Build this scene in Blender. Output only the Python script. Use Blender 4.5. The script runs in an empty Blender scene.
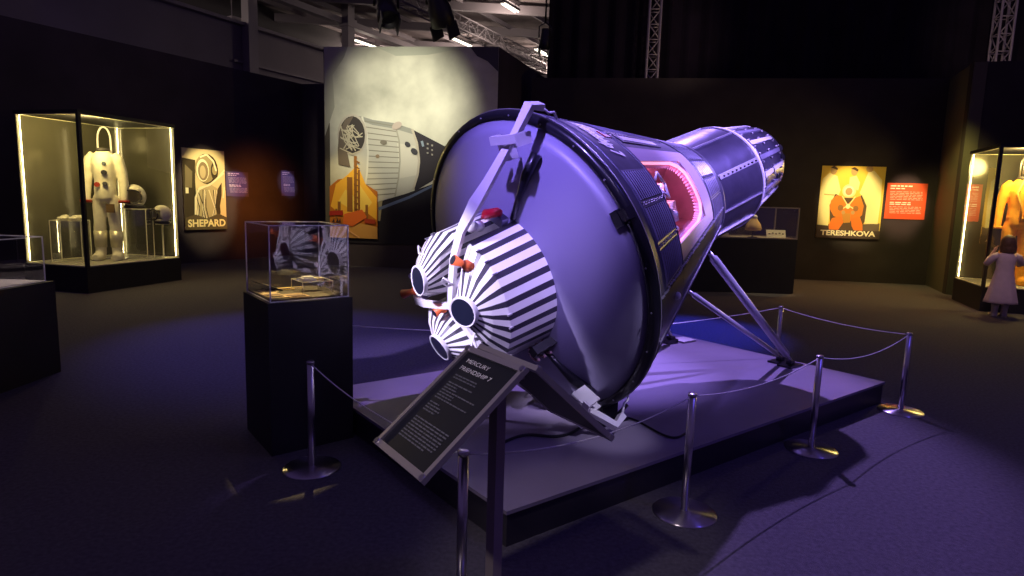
import bpy, bmesh, math, random
from mathutils import Vector, Matrix
random.seed(4)
S = bpy.context.scene
COL = S.collection
PI = math.pi
V = Vector

# ------------------------------------------------------------------ camera
cam_d = bpy.data.cameras.new('camera')
cam = bpy.data.objects.new('camera', cam_d)
COL.objects.link(cam)
PITCH, ROLL = 0.138, 0.0296
cam_d.sensor_width = 36.0
cam_d.lens = 630.27 / 1024 * 36.0
cam_d.clip_end = 200
fwd = V((0, math.cos(PITCH), -math.sin(PITCH)))
up0 = V((0, math.sin(PITCH), math.cos(PITCH)))
rt0 = V((1, 0, 0))
rt = math.cos(ROLL) * rt0 + math.sin(ROLL) * up0
up = -math.sin(ROLL) * rt0 + math.cos(ROLL) * up0
M = Matrix((rt, up, -fwd)).transposed().to_4x4()
M.translation = V((0, 0, 1.4904))
cam.matrix_world = M
S.camera = cam

# ------------------------------------------------------------------ world, exposure
w = bpy.data.worlds.new('world')
S.world = w
w.use_nodes = True
w.node_tree.nodes['Background'].inputs[0].default_value = (0.26, 0.16, 0.58, 1)
w.node_tree.nodes['Background'].inputs[1].default_value = 0.13
S.view_settings.view_transform = 'Standard'
S.view_settings.look = 'None'
S.view_settings.gamma = 1
S.view_settings.exposure = 0.3
S.view_settings.use_curve_mapping = False


def spot(name, loc, target, energy, color, angle=40, blend=0.4, size=0.06):
    d = bpy.data.lights.new(name, 'SPOT')
    d.energy = energy
    d.color = color
    d.spot_size = math.radians(angle)
    d.spot_blend = blend
    d.shadow_soft_size = size
    o = bpy.data.objects.new(name, d)
    COL.objects.link(o)
    o.location = loc
    o.rotation_euler = (V(target) - V(loc)).to_track_quat('-Z', 'Y').to_euler()
    return o


def point(name, loc, energy, color, size=0.05):
    d = bpy.data.lights.new(name, 'POINT')
    d.energy = energy
    d.color = color
    d.shadow_soft_size = size
    o = bpy.data.objects.new(name, d)
    COL.objects.link(o)
    o.location = loc
    return o


VIO = (0.36, 0.23, 1.0)
LIL = (0.52, 0.38, 1.0)
WARM = (1.0, 0.72, 0.22)
# stage spots on the capsule, some added for brightness
spot('spot_front_left', (-1.6, -0.2, 5.6), (0.24, 3.60, 1.72), 2400, (0.34, 0.235, 1.0), 17, 1.0, 0.1)
spot('spot_retro', (-3.6, 0.9, 3.2), (-0.30, 3.44, 1.00), 2200, (0.74, 0.64, 1.0), 10.3, 0.4, 0.08)
spot('spot_retro_right', (0.9, -0.6, 4.8), (0.10, 3.35, 1.02), 1100, (0.56, 0.43, 1.0), 9.5, 0.9, 0.08)  # extra spot added to brighten the pack's right lobe
spot('spot_top_right', (5.2, 3.0, 5.6), (1.40, 4.6, 1.55), 3600, (0.40, 0.28, 1.0), 21, 0.7, 0.08)
spot('spot_back', (2.0, 8.6, 6.4), (1.0, 4.35, 0.2), 2300, (0.44, 0.28, 1.0), 33, 0.5, 0.05)
spot('spot_floor_blue', (3.6, 10.2, 5.6), (2.15, 7.4, 0.0), 2600, (0.05, 0.06, 1.0), 22, 0.9, 0.1)
spot('spot_floor_left', (-4.4, 9.0, 6.4), (-2.2, 6.3, 0.0), 800, (0.16, 0.12, 1.0), 34, 0.8, 0.1)
spot('spot_floor_front', (4.8, 1.0, 6.6), (3.0, 2.8, 0.0), 150, (0.13, 0.09, 1.0), 75, 0.95, 0.3)
spot('spot_sign', (-2.6, -1.2, 5.0), (-0.15, 1.9, 0.8), 320, (1.0, 0.84, 0.90), 12, 0.7, 0.15)
spot('spot_bracket', (2.0, 0.2, 4.8), (0.60, 3.42, 0.34), 500, (0.74, 0.66, 1.0), 6.5, 0.7, 0.06)  # narrow spot added to brighten the lower strap bracket
# warm spots on the print, boards and walls
spot('spot_mural', (-2.3, 9.0, 4.3), (-2.35, 13.2, 3.25), 900, (1.0, 0.94, 0.72), 46, 1.0, 0.1)
spot('spot_mural_flame', (-3.4, 11.2, 3.9), (-3.55, 13.3, 1.5), 200, (1.0, 0.80, 0.40), 34, 0.7, 0.1)
spot('spot_left_poster', (-4.6, 12.3, 3.9), (-6.55, 13.5, 1.5), 560, (1.0, 0.80, 0.38), 26, 0.3, 0.1)
spot('spot_left_panel', (-3.9, 12.6, 3.4), (-6.18, 14.15, 1.67), 170, (0.60, 0.55, 1.0), 10, 0.3, 0.05)
spot('spot_left_panel_far', (-3.9, 13.2, 3.4), (-5.50, 15.40, 1.74), 150, (0.65, 0.60, 1.0), 10, 0.3, 0.05)
spot('spot_left_orange', (-4.7, 13.6, 1.5), (-5.95, 14.5, 1.3), 75, (1.0, 0.28, 0.02), 95, 1.0, 0.15)
spot('spot_right_poster', (6.2, 11.0, 3.7), (7.0, 13.3, 1.65), 560, (1.0, 0.78, 0.36), 24, 0.3, 0.1)
spot('spot_right_panel', (7.8, 11.4, 3.4), (8.0, 13.1, 1.7), 480, (1.0, 0.62, 0.4), 22, 0.4, 0.1)
spot('spot_floor_warm_right', (6.6, 12.6, 4.0), (6.2, 11.2, 0), 220, (1.0, 0.50, 0.12), 90, 1.0, 0.2)
spot('spot_floor_warm_left', (-5.0, 12.0, 4.0), (-4.6, 9.2, 0), 110, (1.0, 0.66, 0.18), 90, 1.0, 0.2)
spot('spot_side_wall', (7.0, 10.9, 3.6), (8.3, 12.3, 1.2), 180, (1.0, 0.85, 0.25), 60, 0.9, 0.2)
spot('spot_girl', (5.6, 6.6, 4.2), (7.25, 9.25, 0.6), 110, (1.0, 0.66, 0.66), 14, 0.8, 0.2)
spot('spot_truss', (4.5, 11.5, 4.6), (3.0, 14.7, 5.2), 60, (1.0, 0.75, 0.6), 60, 0.9, 0.2)
spot('spot_truss_right', (8.3, 11.0, 4.6), (9.9, 13.7, 5.2), 40, (1.0, 0.75, 0.6), 60, 0.9, 0.2)
# the hall's own ceiling lamps, dim and far
for lp in ((-6.9, 29.5, 7.6), (-2.5, 28.6, 7.6), (-0.4, 23.4, 7.6), (1.2, 30.4, 7.6), (-12.5, 19.0, 7.8)):
    point('hall_lamp_light', lp, 95, (1.0, 0.80, 0.68), 0.3)

# ------------------------------------------------------------------ materials
MATS = {}


def mat(name, color, rough=0.5, metal=0.0, noise=0.0, nscale=20.0, bump=0.0, bscale=60.0, emit=None, es=0.0,
        coat=0.0, spec=0.5, aniso=0.0):
    if name in MATS:
        return MATS[name]
    m = bpy.data.materials.new(name)
    m.use_nodes = True
    nt = m.node_tree
    b = nt.nodes['Principled BSDF']
    b.inputs['Base Color'].default_value = (*color, 1)
    b.inputs['Roughness'].default_value = rough
    b.inputs['Metallic'].default_value = metal
    b.inputs['Specular IOR Level'].default_value = spec
    b.inputs['Coat Weight'].default_value = coat
    if emit:
        b.inputs['Emission Color'].default_value = (*emit, 1)
        b.inputs['Emission Strength'].default_value = es
    tc = nt.nodes.new('ShaderNodeTexCoord')
    if noise:
        n = nt.nodes.new('ShaderNodeTexNoise')
        n.inputs['Scale'].default_value = nscale
        n.inputs['Detail'].default_value = 5
        nt.links.new(tc.outputs['Object'], n.inputs['Vector'])
        r = nt.nodes.new('ShaderNodeMapRange')
        r.inputs['From Min'].default_value = 0.3
        r.inputs['From Max'].default_value = 0.7
        r.inputs['To Min'].default_value = 1 - noise
        r.inputs['To Max'].default_value = 1 + noise
        nt.links.new(n.outputs['Fac'], r.inputs['Value'])
        mx = nt.nodes.new('ShaderNodeVectorMath')
        mx.operation = 'SCALE'
        mx.inputs[0].default_value = color
        nt.links.new(r.outputs['Result'], mx.inputs['Scale'])
        nt.links.new(mx.outputs[0], b.inputs['Base Color'])
    if bump:
        n2 = nt.nodes.new('ShaderNodeTexNoise')
        n2.inputs['Scale'].default_value = bscale
        n2.inputs['Detail'].default_value = 4
        nt.links.new(tc.outputs['Object'], n2.inputs['Vector'])
        bp = nt.nodes.new('ShaderNodeBump')
        bp.inputs['Strength'].default_value = bump
        bp.inputs['Distance'].default_value = 0.01
        nt.links.new(n2.outputs['Fac'], bp.inputs['Height'])
        nt.links.new(bp.outputs[0], b.inputs['Normal'])
    if aniso:
        b.inputs['Anisotropic'].default_value = aniso
        tg = nt.nodes.new('ShaderNodeTangent')
        tg.direction_type = 'RADIAL'
        tg.axis = 'Z'
        b.inputs['Anisotropic Rotation'].default_value = 0.25
        nt.links.new(tg.outputs[0], b.inputs['Tangent'])
    MATS[name] = m
    return m


def glass(name, tint=(0.93, 0.95, 0.95), refl=1.0):
    m = bpy.data.materials.new(name)
    m.use_nodes = True
    nt = m.node_tree
    nt.nodes.clear()
    out = nt.nodes.new('ShaderNodeOutputMaterial')
    t = nt.nodes.new('ShaderNodeBsdfTransparent')
    t.inputs[0].default_value = (*tint, 1)
    g = nt.nodes.new('ShaderNodeBsdfGlossy')
    g.inputs['Roughness'].default_value = 0.0
    g.inputs['Color'].default_value = (refl, refl, refl, 1)
    lw_ = nt.nodes.new('ShaderNodeLayerWeight')
    lw_.inputs[0].default_value = 0.5
    pw = nt.nodes.new('ShaderNodeMath')
    pw.operation = 'POWER'
    pw.inputs[1].default_value = 4.0
    nt.links.new(lw_.outputs['Facing'], pw.inputs[0])
    f = nt.nodes.new('ShaderNodeMath')
    f.operation = 'MULTIPLY_ADD'
    f.inputs[1].default_value = 0.85
    f.inputs[2].default_value = 0.085
    nt.links.new(pw.outputs[0], f.inputs[0])
    mx = nt.nodes.new('ShaderNodeMixShader')
    nt.links.new(f.outputs[0], mx.inputs[0])
    nt.links.new(t.outputs[0], mx.inputs[1])
    nt.links.new(g.outputs[0], mx.inputs[2])
    nt.links.new(mx.outputs[0], out.inputs[0])
    return m


m_carpet = mat('carpet', (0.105, 0.098, 0.112), 0.95, noise=0.22, nscale=45, bump=0.7, bscale=220, spec=0.15)
m_black = mat('black_wall_paint', (0.060, 0.048, 0.058), 0.75, noise=0.2, nscale=1.3, spec=0.2)
m_wallR = mat('black_wall_cloth', (0.045, 0.036, 0.034), 0.8, noise=0.15, nscale=2, spec=0.15)
m_drape = mat('black_drape', (0.017, 0.012, 0.020), 0.95, noise=0.2, nscale=2, spec=0.1)
m_plinth = mat('black_plinth_paint', (0.020, 0.019, 0.024), 0.55, noise=0.1, nscale=4, spec=0.3)
m_plat = mat('grey_platform_board', (0.24, 0.21, 0.28), 0.5, noise=0.08, nscale=3, bump=0.05, bscale=8, spec=0.35)
m_platside = mat('black_platform_fascia', (0.03, 0.027, 0.035), 0.4, noise=0.1, nscale=5)
m_shield = mat('heat_shield_paint', (0.30, 0.28, 0.42), 0.46, metal=0.1, noise=0.03, nscale=1.5, spec=0.5)
m_rim = mat('black_rim_metal', (0.012, 0.012, 0.018), 0.28, metal=0.2, coat=0.3)
m_skin = mat('dark_shingle_metal', (0.095, 0.09, 0.135), 0.40, metal=0.25, noise=0.25, nscale=9, bump=0.12, bscale=14)
m_rib = mat('corrugated_shingle_metal', (0.30, 0.28, 0.40), 0.36, metal=0.4, noise=0.2, nscale=6)
m_cyl = mat('recovery_section_metal', (0.13, 0.12, 0.20), 0.28, metal=0.75, noise=0.15, nscale=7, bump=0.45, bscale=6)
m_seam = mat('bright_seam_metal', (0.62, 0.60, 0.68), 0.35, metal=0.7)
m_dark_shade = mat('dark_part_rib_shade', (0.01, 0.01, 0.014), 0.5)
m_ring = mat('pale_ring_paint', (0.70, 0.68, 0.74), 0.45)
m_white = mat('white_stripe_paint', (0.82, 0.80, 0.82), 0.35, coat=0.2)
m_stripe = mat('black_stripe_paint', (0.035, 0.032, 0.05), 0.35, coat=0.2)
m_strap = mat('white_strap_paint', (0.80, 0.78, 0.82), 0.4)
m_noz = mat('nozzle_inside', (0.018, 0.022, 0.05), 0.4, metal=0.5)
m_steel = mat('brushed_steel', (0.62, 0.60, 0.60), 0.28, metal=1.0)
m_disc = mat('spun_steel', (0.60, 0.57, 0.58), 0.30, metal=1.0, aniso=0.85)
m_alu = mat('aluminium_frame', (0.62, 0.58, 0.60), 0.38, metal=0.8)
m_tube = mat('painted_strut_metal', (0.45, 0.44, 0.50), 0.35, metal=0.5)
m_cord = mat('white_cord', (0.85, 0.83, 0.85), 0.7)
m_board = mat('dark_sign_print', (0.010, 0.013, 0.016), 0.35, noise=0.15, nscale=8, coat=0.2)
m_board2 = mat('sign_back_board', (0.055, 0.05, 0.055), 0.5)
m_ink = mat('sign_white_ink', (0.95, 0.95, 0.97), 0.5)
m_ink2 = mat('sign_grey_ink', (0.17, 0.18, 0.21), 0.5)
m_post = mat('grey_post_metal', (0.36, 0.31, 0.31), 0.45, metal=0.5)
m_red = mat('red_lens', (0.50, 0.008, 0.03), 0.35)
m_orange = mat('orange_motor_paint', (0.85, 0.17, 0.05), 0.4)
m_pinkmetal = mat('copper_coil', (0.85, 0.55, 0.55), 0.25, metal=0.9)
m_pinkframe = mat('hatch_frame_panel', (0.46, 0.36, 0.46), 0.4)
m_glow = mat('pink_led_edge', (0.95, 0.45, 0.60), 0.5, emit=(1.0, 0.34, 0.55), es=1.0)
m_inner = mat('cabin_liner', (0.36, 0.15, 0.22), 0.6, noise=0.25, nscale=7)
m_cabin = mat('cabin_panel', (0.55, 0.45, 0.48), 0.5)
m_suitw = mat('white_suit_cloth', (0.80, 0.76, 0.62), 0.8, noise=0.10, nscale=9, bump=0.5, bscale=14)
m_suito = mat('orange_suit_cloth', (0.92, 0.40, 0.035), 0.8, noise=0.12, nscale=9, bump=0.5, bscale=14)
m_led = mat('led_strip', (1, 0.9, 0.5), 0.5, emit=(1.0, 0.78, 0.34), es=22)
m_casep = mat('case_back_panel', (0.105, 0.10, 0.075), 0.12, noise=0.15, nscale=1.2)
m_casefloor = mat('case_floor_panel', (0.42, 0.40, 0.34), 0.5)
m_edge = mat('polished_acrylic_edge', (0.75, 0.75, 0.78), 0.3)
m_edgey = mat('acrylic_box_edge', (0.9, 0.85, 0.6), 0.35)
m_hall = mat('hall_wall_panel', (0.30, 0.27, 0.28), 0.8, noise=0.15, nscale=0.5)
m_hallc = mat('hall_ceiling_sheet', (0.26, 0.22, 0.22), 0.85, noise=0.5, nscale=0.7)
m_halld = mat('hall_dark_steel', (0.05, 0.045, 0.05), 0.7)
m_halls = mat('hall_pale_steel', (0.30, 0.27, 0.29), 0.6)
m_tl = mat('fluorescent_tube', (1, 0.95, 0.8), 0.5, emit=(1.0, 0.92, 0.72), es=2.4)
m_truss = mat('truss_aluminium', (0.42, 0.36, 0.36), 0.5, metal=0.3)
m_fix = mat('black_lamp_housing', (0.015, 0.013, 0.018), 0.5)
m_skinp = mat('skin', (0.55, 0.33, 0.25), 0.55)
m_hair = mat('brown_hair', (0.12, 0.06, 0.035), 0.6, noise=0.3, nscale=40)
m_dress = mat('pale_mauve_dress_cloth', (0.62, 0.48, 0.52), 0.85, noise=0.06, nscale=12)
m_boot = mat('pale_boot_leather', (0.45, 0.38, 0.38), 0.6)
m_glass = glass('case_glass')
m_acr = glass('acrylic_sheet', (0.96, 0.96, 0.96), 1.0)


def cmat(c):
    return mat('print_%02x%02x%02x' % tuple(int(max(0, min(1, k)) * 255) for k in c), c, 0.6, spec=0.2)


# ------------------------------------------------------------------ mesh helpers
class MB:
    def __init__(s):
        s.v = []
        s.f = []
        s.m = []
        s.sm = []

    def add(s, vs, fs, mi=0, smooth=False):
        b = len(s.v)
        s.v += [V(q) for q in vs]
        for f in fs:
            s.f.append([b + i for i in f])
            s.m.append(mi)
            s.sm.append(smooth)

    def box(s, c, d, R=None, mi=0):
        c = V(c)
        vs = []
        for x in (-1, 1):
            for y in (-1, 1):
                for z in (-1, 1):
                    q = V((x * d[0] / 2, y * d[1] / 2, z * d[2] / 2))
                    if R is not None:
                        q = R @ q
                    vs.append(c + q)
        s.add(vs, [(0, 1, 3, 2), (4, 6, 7, 5), (0, 4, 5, 1), (2, 3, 7, 6), (0, 2, 6, 4), (1, 5, 7, 3)], mi)

    def prism(s, poly, z0, z1, mi=0):
        n = len(poly)
        vs = [V((x, y, z0)) for x, y in poly] + [V((x, y, z1)) for x, y in poly]
        fs = [tuple(reversed(range(n))), tuple(range(n, 2 * n))]
        fs += [(i, (i + 1) % n, n + (i + 1) % n, n + i) for i in range(n)]
        s.add(vs, fs, mi)

    def loft(s, rings, mi=0, caps=True, smooth=True, closed=True):
        n = len(rings[0])
        b = len(s.v)
        for r in rings:
            s.v += [V(q) for q in r]
        for k in range(len(rings) - 1):
            for i in range(n if closed else n - 1):
                j = (i + 1) % n
                s.f.append([b + k * n + i, b + k * n + j, b + (k + 1) * n + j, b + (k + 1) * n + i])
                s.m.append(mi)
                s.sm.append(smooth)
        if caps:
            s.f.append([b + i for i in reversed(range(n))])
            s.f.append([b + (len(rings) - 1) * n + i for i in range(n)])
            s.m += [mi, mi]
            s.sm += [False, False]

    def tube(s, pts, r, n=10, mi=0, sy=1.0, caps=True):
        pts = [V(q) for q in pts]
        if not hasattr(r, '__len__'):
            r = [r] * len(pts)
        rings = []
        ref = None
        for i, q in enumerate(pts):
            a = pts[max(0, i - 1)]
            c = pts[min(len(pts) - 1, i + 1)]
            t = (c - a).normalized()
            if ref is None:
                ref = V((0, 0, 1)) if abs(t.z) < 0.9 else V((0, 1, 0))
            x = (ref - ref.dot(t) * t).normalized()
            y = t.cross(x)
            ref = x
            rings.append([q + r[i] * (math.cos(2 * PI * k / n) * x * sy + math.sin(2 * PI * k / n) * y) for k in range(n)])
        s.loft(rings, mi, caps)

    def ball(s, c, r, n=14, mi=0, R=None):
        if not hasattr(r, '__len__'):
            r = (r, r, r)
        c = V(c)
        rings = []
        for k in range(0, n // 2 + 1):
            a = PI * k / (n // 2)
            a = min(max(a, 0.02), PI - 0.02)
            ring = []
            for i in range(n):
                q = V((r[0] * math.sin(a) * math.cos(2 * PI * i / n), r[1] * math.sin(a) * math.sin(2 * PI * i / n), r[2] * math.cos(a)))
                if R is not None:
                    q = R @ q
                ring.append(c + q)
            rings.append(ring)
        s.loft(rings[::-1], mi)

    def lathe(s, prof, c=(0, 0, 0), n=32, mi=0, smooth=True):
        c = V(c)
        s.loft([[c + V((r * math.cos(2 * PI * i / n), r * math.sin(2 * PI * i / n), z)) for i in range(n)] for r, z in prof], mi, True, smooth)

    def build(s, name, mats, parent=None, origin=None):
        """parent: a thing (Empty or mesh object); vertices are given in world space"""
        if origin is None:
            origin = V((0, 0, 0))
        o0 = ORG.get(parent.name, V((0, 0, 0))) if parent else V(origin)
        me = bpy.data.meshes.new(name)
        me.from_pydata([tuple(q - o0) for q in s.v], [], s.f)
        if not isinstance(mats, (list, tuple)):
            mats = [mats]
        for m in mats:
            me.materials.append(m)
        me.polygons.foreach_set('material_index', s.m)
        me.polygons.foreach_set('use_smooth', s.sm)
        me.update()
        bm = bmesh.new()
        bm.from_mesh(me)
        bmesh.ops.recalc_face_normals(bm, faces=bm.faces)
        bm.to_mesh(me)
        bm.free()
        o = bpy.data.objects.new(name, me)
        COL.objects.link(o)
        if parent:
            o.parent = parent
        else:
            o.location = o0
        ORG[o.name] = o0
        return o


ORG = {}


def tag(o, label=None, cat=None, group=None, kind=None):
    if label:
        o['label'] = label
    if cat:
        o['category'] = cat
    if group:
        o['group'] = group
    if kind:
        o['kind'] = kind
    return o


def thing(name, loc, label, cat, group=None):
    o = bpy.data.objects.new(name, None)
    o.empty_display_size = 0.1
    o.location = loc
    COL.objects.link(o)
    ORG[o.name] = V(loc)
    return tag(o, label, cat, group)


def kids(o):
    return [c for c in bpy.data.objects if c.parent == o]


def copy_tree(o, parent=None):
    c = o.copy()
    COL.objects.link(c)
    if parent:
        c.parent = parent
    for ch in kids(o):
        copy_tree(ch, c)
    return c


def struct(name, mb, m):
    return tag(mb.build(name, m), kind='structure')


def rotz(a):
    return Matrix.Rotation(a, 3, 'Z')


def frame(x, y, z):
    return Matrix((V(x), V(y), V(z))).transposed()


def text_mesh(body, size=1.0, shear=0.0, bold=0.0):
    cu = bpy.data.curves.new('lettering', 'FONT')
    cu.body = body
    cu.size = size
    cu.shear = shear
    cu.offset = bold
    cu.align_x = 'LEFT'
    ob = bpy.data.objects.new('lettering', cu)
    COL.objects.link(ob)
    dg = bpy.context.evaluated_depsgraph_get()
    me = bpy.data.meshes.new_from_object(ob.evaluated_get(dg))
    bm = bmesh.new()
    bm.from_mesh(me)
    bmesh.ops.triangulate(bm, faces=bm.faces)
    bmesh.ops.subdivide_edges(bm, edges=[e for e in bm.edges if e.calc_length() > size * 0.25], cuts=2)
    vs = [q.co.copy() for q in bm.verts]
    fs = [[q.index for q in f.verts] for f in bm.faces]
    bm.free()
    bpy.data.objects.remove(ob)
    bpy.data.meshes.remove(me)
    xs = [q.x for q in vs]
    ys = [q.y for q in vs]
    return vs, fs, (min(xs), max(xs), min(ys), max(ys))


def remesh(o, vox=0.012, smooth=6):
    a = o.modifiers.new('remesh', 'REMESH')
    a.mode = 'VOXEL'
    a.voxel_size = vox
    a.use_smooth_shade = True
    b = o.modifiers.new('smooth', 'SMOOTH')
    b.factor = 0.5
    b.iterations = smooth
    return o


# ================================================================== SETTING
b = MB()
b.box((0, 19, -0.05), (44, 54, 0.1))
struct('floor', b, m_carpet)


def wall(name, a, c, z0, z1, th, m, side=1):
    a = V((*a, 0))
    c = V((*c, 0))
    d = (c - a)
    L = d.length
    d.normalize()
    n = V((-d.y, d.x, 0)) * side
    mb = MB()
    mid = (a + c) / 2 + n * th / 2 + V((0, 0, (z0 + z1) / 2))
    mb.box(mid, (L, th, z1 - z0), frame(d, V((-d.y, d.x, 0)), V((0, 0, 1))))
    return struct(name, mb, m)


wall('wall_left', (-11.8, 3.7), (-5.26, 15.88), 0, 4.15, 0.2, m_black, 1)
wall('wall_back_left', (-5.40, 15.90), (-3.3, 15.55), 0, 4.15, 0.2, m_black, 1)
wall('wall_centre', (-4.02, 13.50), (-0.39, 13.055), 0, 4.49, 0.12, m_black, 1)
wall('wall_centre_side', (-0.39, 13.06), (0.74, 16.3), 0, 4.50, 0.12, m_black, 1)
wall('wall_right', (0.30, 14.25), (8.66, 13.03), 0, 4.15, 0.2, m_wallR, 1)
wall('wall_far_right', (8.60, 13.05), (6.9, 8.5 - 0.1), 0, 0.0101, 0.2, m_wallR, -1) if False else None
wall('wall_side_right', (8.62, 13.10), (8.05, 11.60), 0, 4.15, 0.2, mat('yellow_lit_side_wall', (0.10, 0.09, 0.05), 0.8), -1 if False else 1)  # olive tint puts the case's yellow glow into the wall colour
wall('wall_far_side', (8.05, 11.62), (10.9, 10.6), 0, 4.15, 0.2, m_wallR, 1)
# the tall black drape behind the right wall, and the hall beyond
mb = MB()
dd = V((7.95, -1.15, 0)).normalized()
nn = V((-dd.y, dd.x, 0))
pts = []
for i in range(0, 241):
    t = i / 240
    q = V((0.665, 15.15, 0)) + dd * (t * 14) + nn * (0.05 * math.sin(i * 0.9) + 0.03 * math.sin(i * 0.37))
    pts.append(q)
mb.loft([[q + V((0, 0, 0)) for q in pts] + [q + nn * 0.03 for q in reversed(pts)], [q + V((0, 0, 9)) for q in pts] + [q + nn * 0.03 + V((0, 0, 9)) for q in reversed(pts)]], 0, True, False)
struct('wall_drape', mb, m_drape)
mb = MB()
mb.box((0, 30, 8.75), (44, 34, 0.2))
struct('ceiling', mb, m_hallc)
d1 = V((0.46, 0.89, 0)).normalized()
n1 = V((-d1.y, d1.x, 0))
F1 = frame(d1, n1, V((0, 0, 1)))
M0 = V((-8.9, 21.1, 0))


def hp(t, o=0, z=0):
    return M0 + d1 * t + n1 * o + V((0, 0, z))


mb = MB()
mb.box(hp(-5, 0.1, 3.38), (22, 0.2, 6.76), F1)          # pale band of the mezzanine
struct('wall_mezzanine', mb, m_hall)
mb = MB()
mb.box(hp(-5, -0.05, 6.80), (22, 0.35, 0.10), F1)
mb.box(hp(2, 0.0, 8.05), (30, 0.30, 0.22), F1)
mb.box(hp(2.7, -0.06, 5.62), (6.2, 0.1, 0.07), F1)
struct('trim_mezzanine', mb, m_halls)
mb = MB()
mb.box(hp(2, 3.0, 7.4), (34, 0.2, 2.8), F1)
struct('wall_mezzanine_recess', mb, m_halld)
mb = MB()
mb.box((0, 46.5, 4.4), (44, 0.2, 8.8))
struct('wall_hall_end', mb, m_halld)
# two hall columns
for i, t in enumerate((0.15, 4.72)):
    mb = MB()
    mb.box(hp(t, -0.2, 4.35), (0.36, 0.32, 8.7), F1)
    mb.box(hp(t, -0.2, 8.0), (0.5, 0.44, 0.3), F1)
    c = mb.build('column', m_halls, origin=hp(t, -0.2, 0))
    tag(c, ('pale steel column rising above the black wall left of the large print' if i == 0 else
            'pale steel column just behind the upper left corner of the large print'), 'column', 'hall columns')
# ceiling purlins and light fittings
mb = MB()
for i in range(22):
    q = V((-16 + i * 1.9, 30, 8.52))
    mb.box(q + V((0, 0, 0)), (34, 0.09, 0.16), F1)
for i in range(8):
    mb.box(V((0, 21 + i * 3.1, 8.35)), (40, 0.16, 0.3), rotz(0.12))
struct('trim_ceiling_beams', mb, m_halls)
tubes = [((-6.64, 28.5), 'long ceiling tube light above the left end of the large print'),
         ((-2.45, 27.65), 'twin ceiling tube light above the right half of the large print'),
         ((-0.35, 22.7), 'bright ceiling tube light nearest the top edge of the picture'),
         ((1.08, 29.2), 'ceiling tube light beside the left edge of the tall black drape'),
         ((-9.12, 21.3), 'small ceiling lamp beside the left hall column')]
for i, ((x, y), lab) in enumerate(tubes):
    z = 8.0 if i < 4 else 6.93
    root = thing('tube_light', (x, y, z), lab, 'ceiling light', 'hall ceiling lights')
    mb = MB()
    L = (1.5, 1.5, 1.0, 1.5, 0.5)[i]
    mb.box((x, y, z + 0.08), (L + 0.1, 0.22, 0.08), F1)
    mb.box((x, y, z + 0.12), (L * 0.6, 0.1, 0.06), F1)
    for k in (-0.4, 0.4):
        mb.tube([V((x, y, z + 0.12)) + d1 * k * L, V((x, y, 8.64)) + d1 * k * L], 0.015, 6)
    mb.build('housing', m_halls, root)
    for o in (-0.06, 0.06):
        mb = MB()
        q = V((x, y, z + 0.02)) + n1 * o
        mb.tube([q - d1 * L / 2, q + d1 * L / 2], 0.028, 8)
        mb.build('tube', m_tl, root)


def truss(name, a, c, w, ref, lab, grp, m=m_truss, r=0.025, step=None):
    a = V(a)
    c = V(c)
    d = (c - a)
    L = d.length
    d.normalize()
    x = (V(ref) - V(ref).dot(d) * d).normalized()
    y = d.cross(x)
    root = thing(name, a, lab, 'truss', grp)
    cs = [x * w / 2 * sx + y * w / 2 * sy for sx, sy in ((-1, -1), (1, -1), (1, 1), (-1, 1))]
    for q in cs:
        mb = MB()
        mb.tube([a + q, c + q], r, 8)
        mb.build('chord', m, root)
    n = max(2, int(L / (step or w * 1.3)))
    mb = MB()
    for i in range(n):
        p0 = a + d * (L * i / n)
        p1 = a + d * (L * (i + 1) / n)
        for k in range(4):
            q0, q1 = cs[k], cs[(k + 1) % 4]
            mb.tube([p0 + q0, p0 + q1], r * 0.5, 6)
            mb.tube([p0 + (q0 if i % 2 else q1), p1 + (q1 if i % 2 else q0)], r * 0.5, 6)
    for k in range(4):
        mb.tube([c + cs[k], c + cs[(k + 1) % 4]], r * 0.5, 6)
    mb.build('lattice', m, root)
    return root


truss('lighting_truss', (2.94, 14.45, 0), (2.94, 14.45, 8.2), 0.24, (1, -0.14, 0),
      'upright lattice truss standing behind the black wall above the capsule', 'upright trusses')
truss('lighting_truss', (9.85, 13.50, 0), (9.85, 13.50, 8.2), 0.26, (1, -0.14, 0),
      'upright lattice truss at the far right edge behind the black wall', 'upright trusses')
truss('ceiling_truss', hp(0, 0, 0) * 0 + V((-3.9, 20.0, 7.6)), V((2.6, 32.5, 7.6)), 0.45, (0, 0, 1),
      'long horizontal lattice truss hung under the hall ceiling behind the large print', None, m_halls, 0.03)
# dark hanging stage lamps above the print


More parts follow.
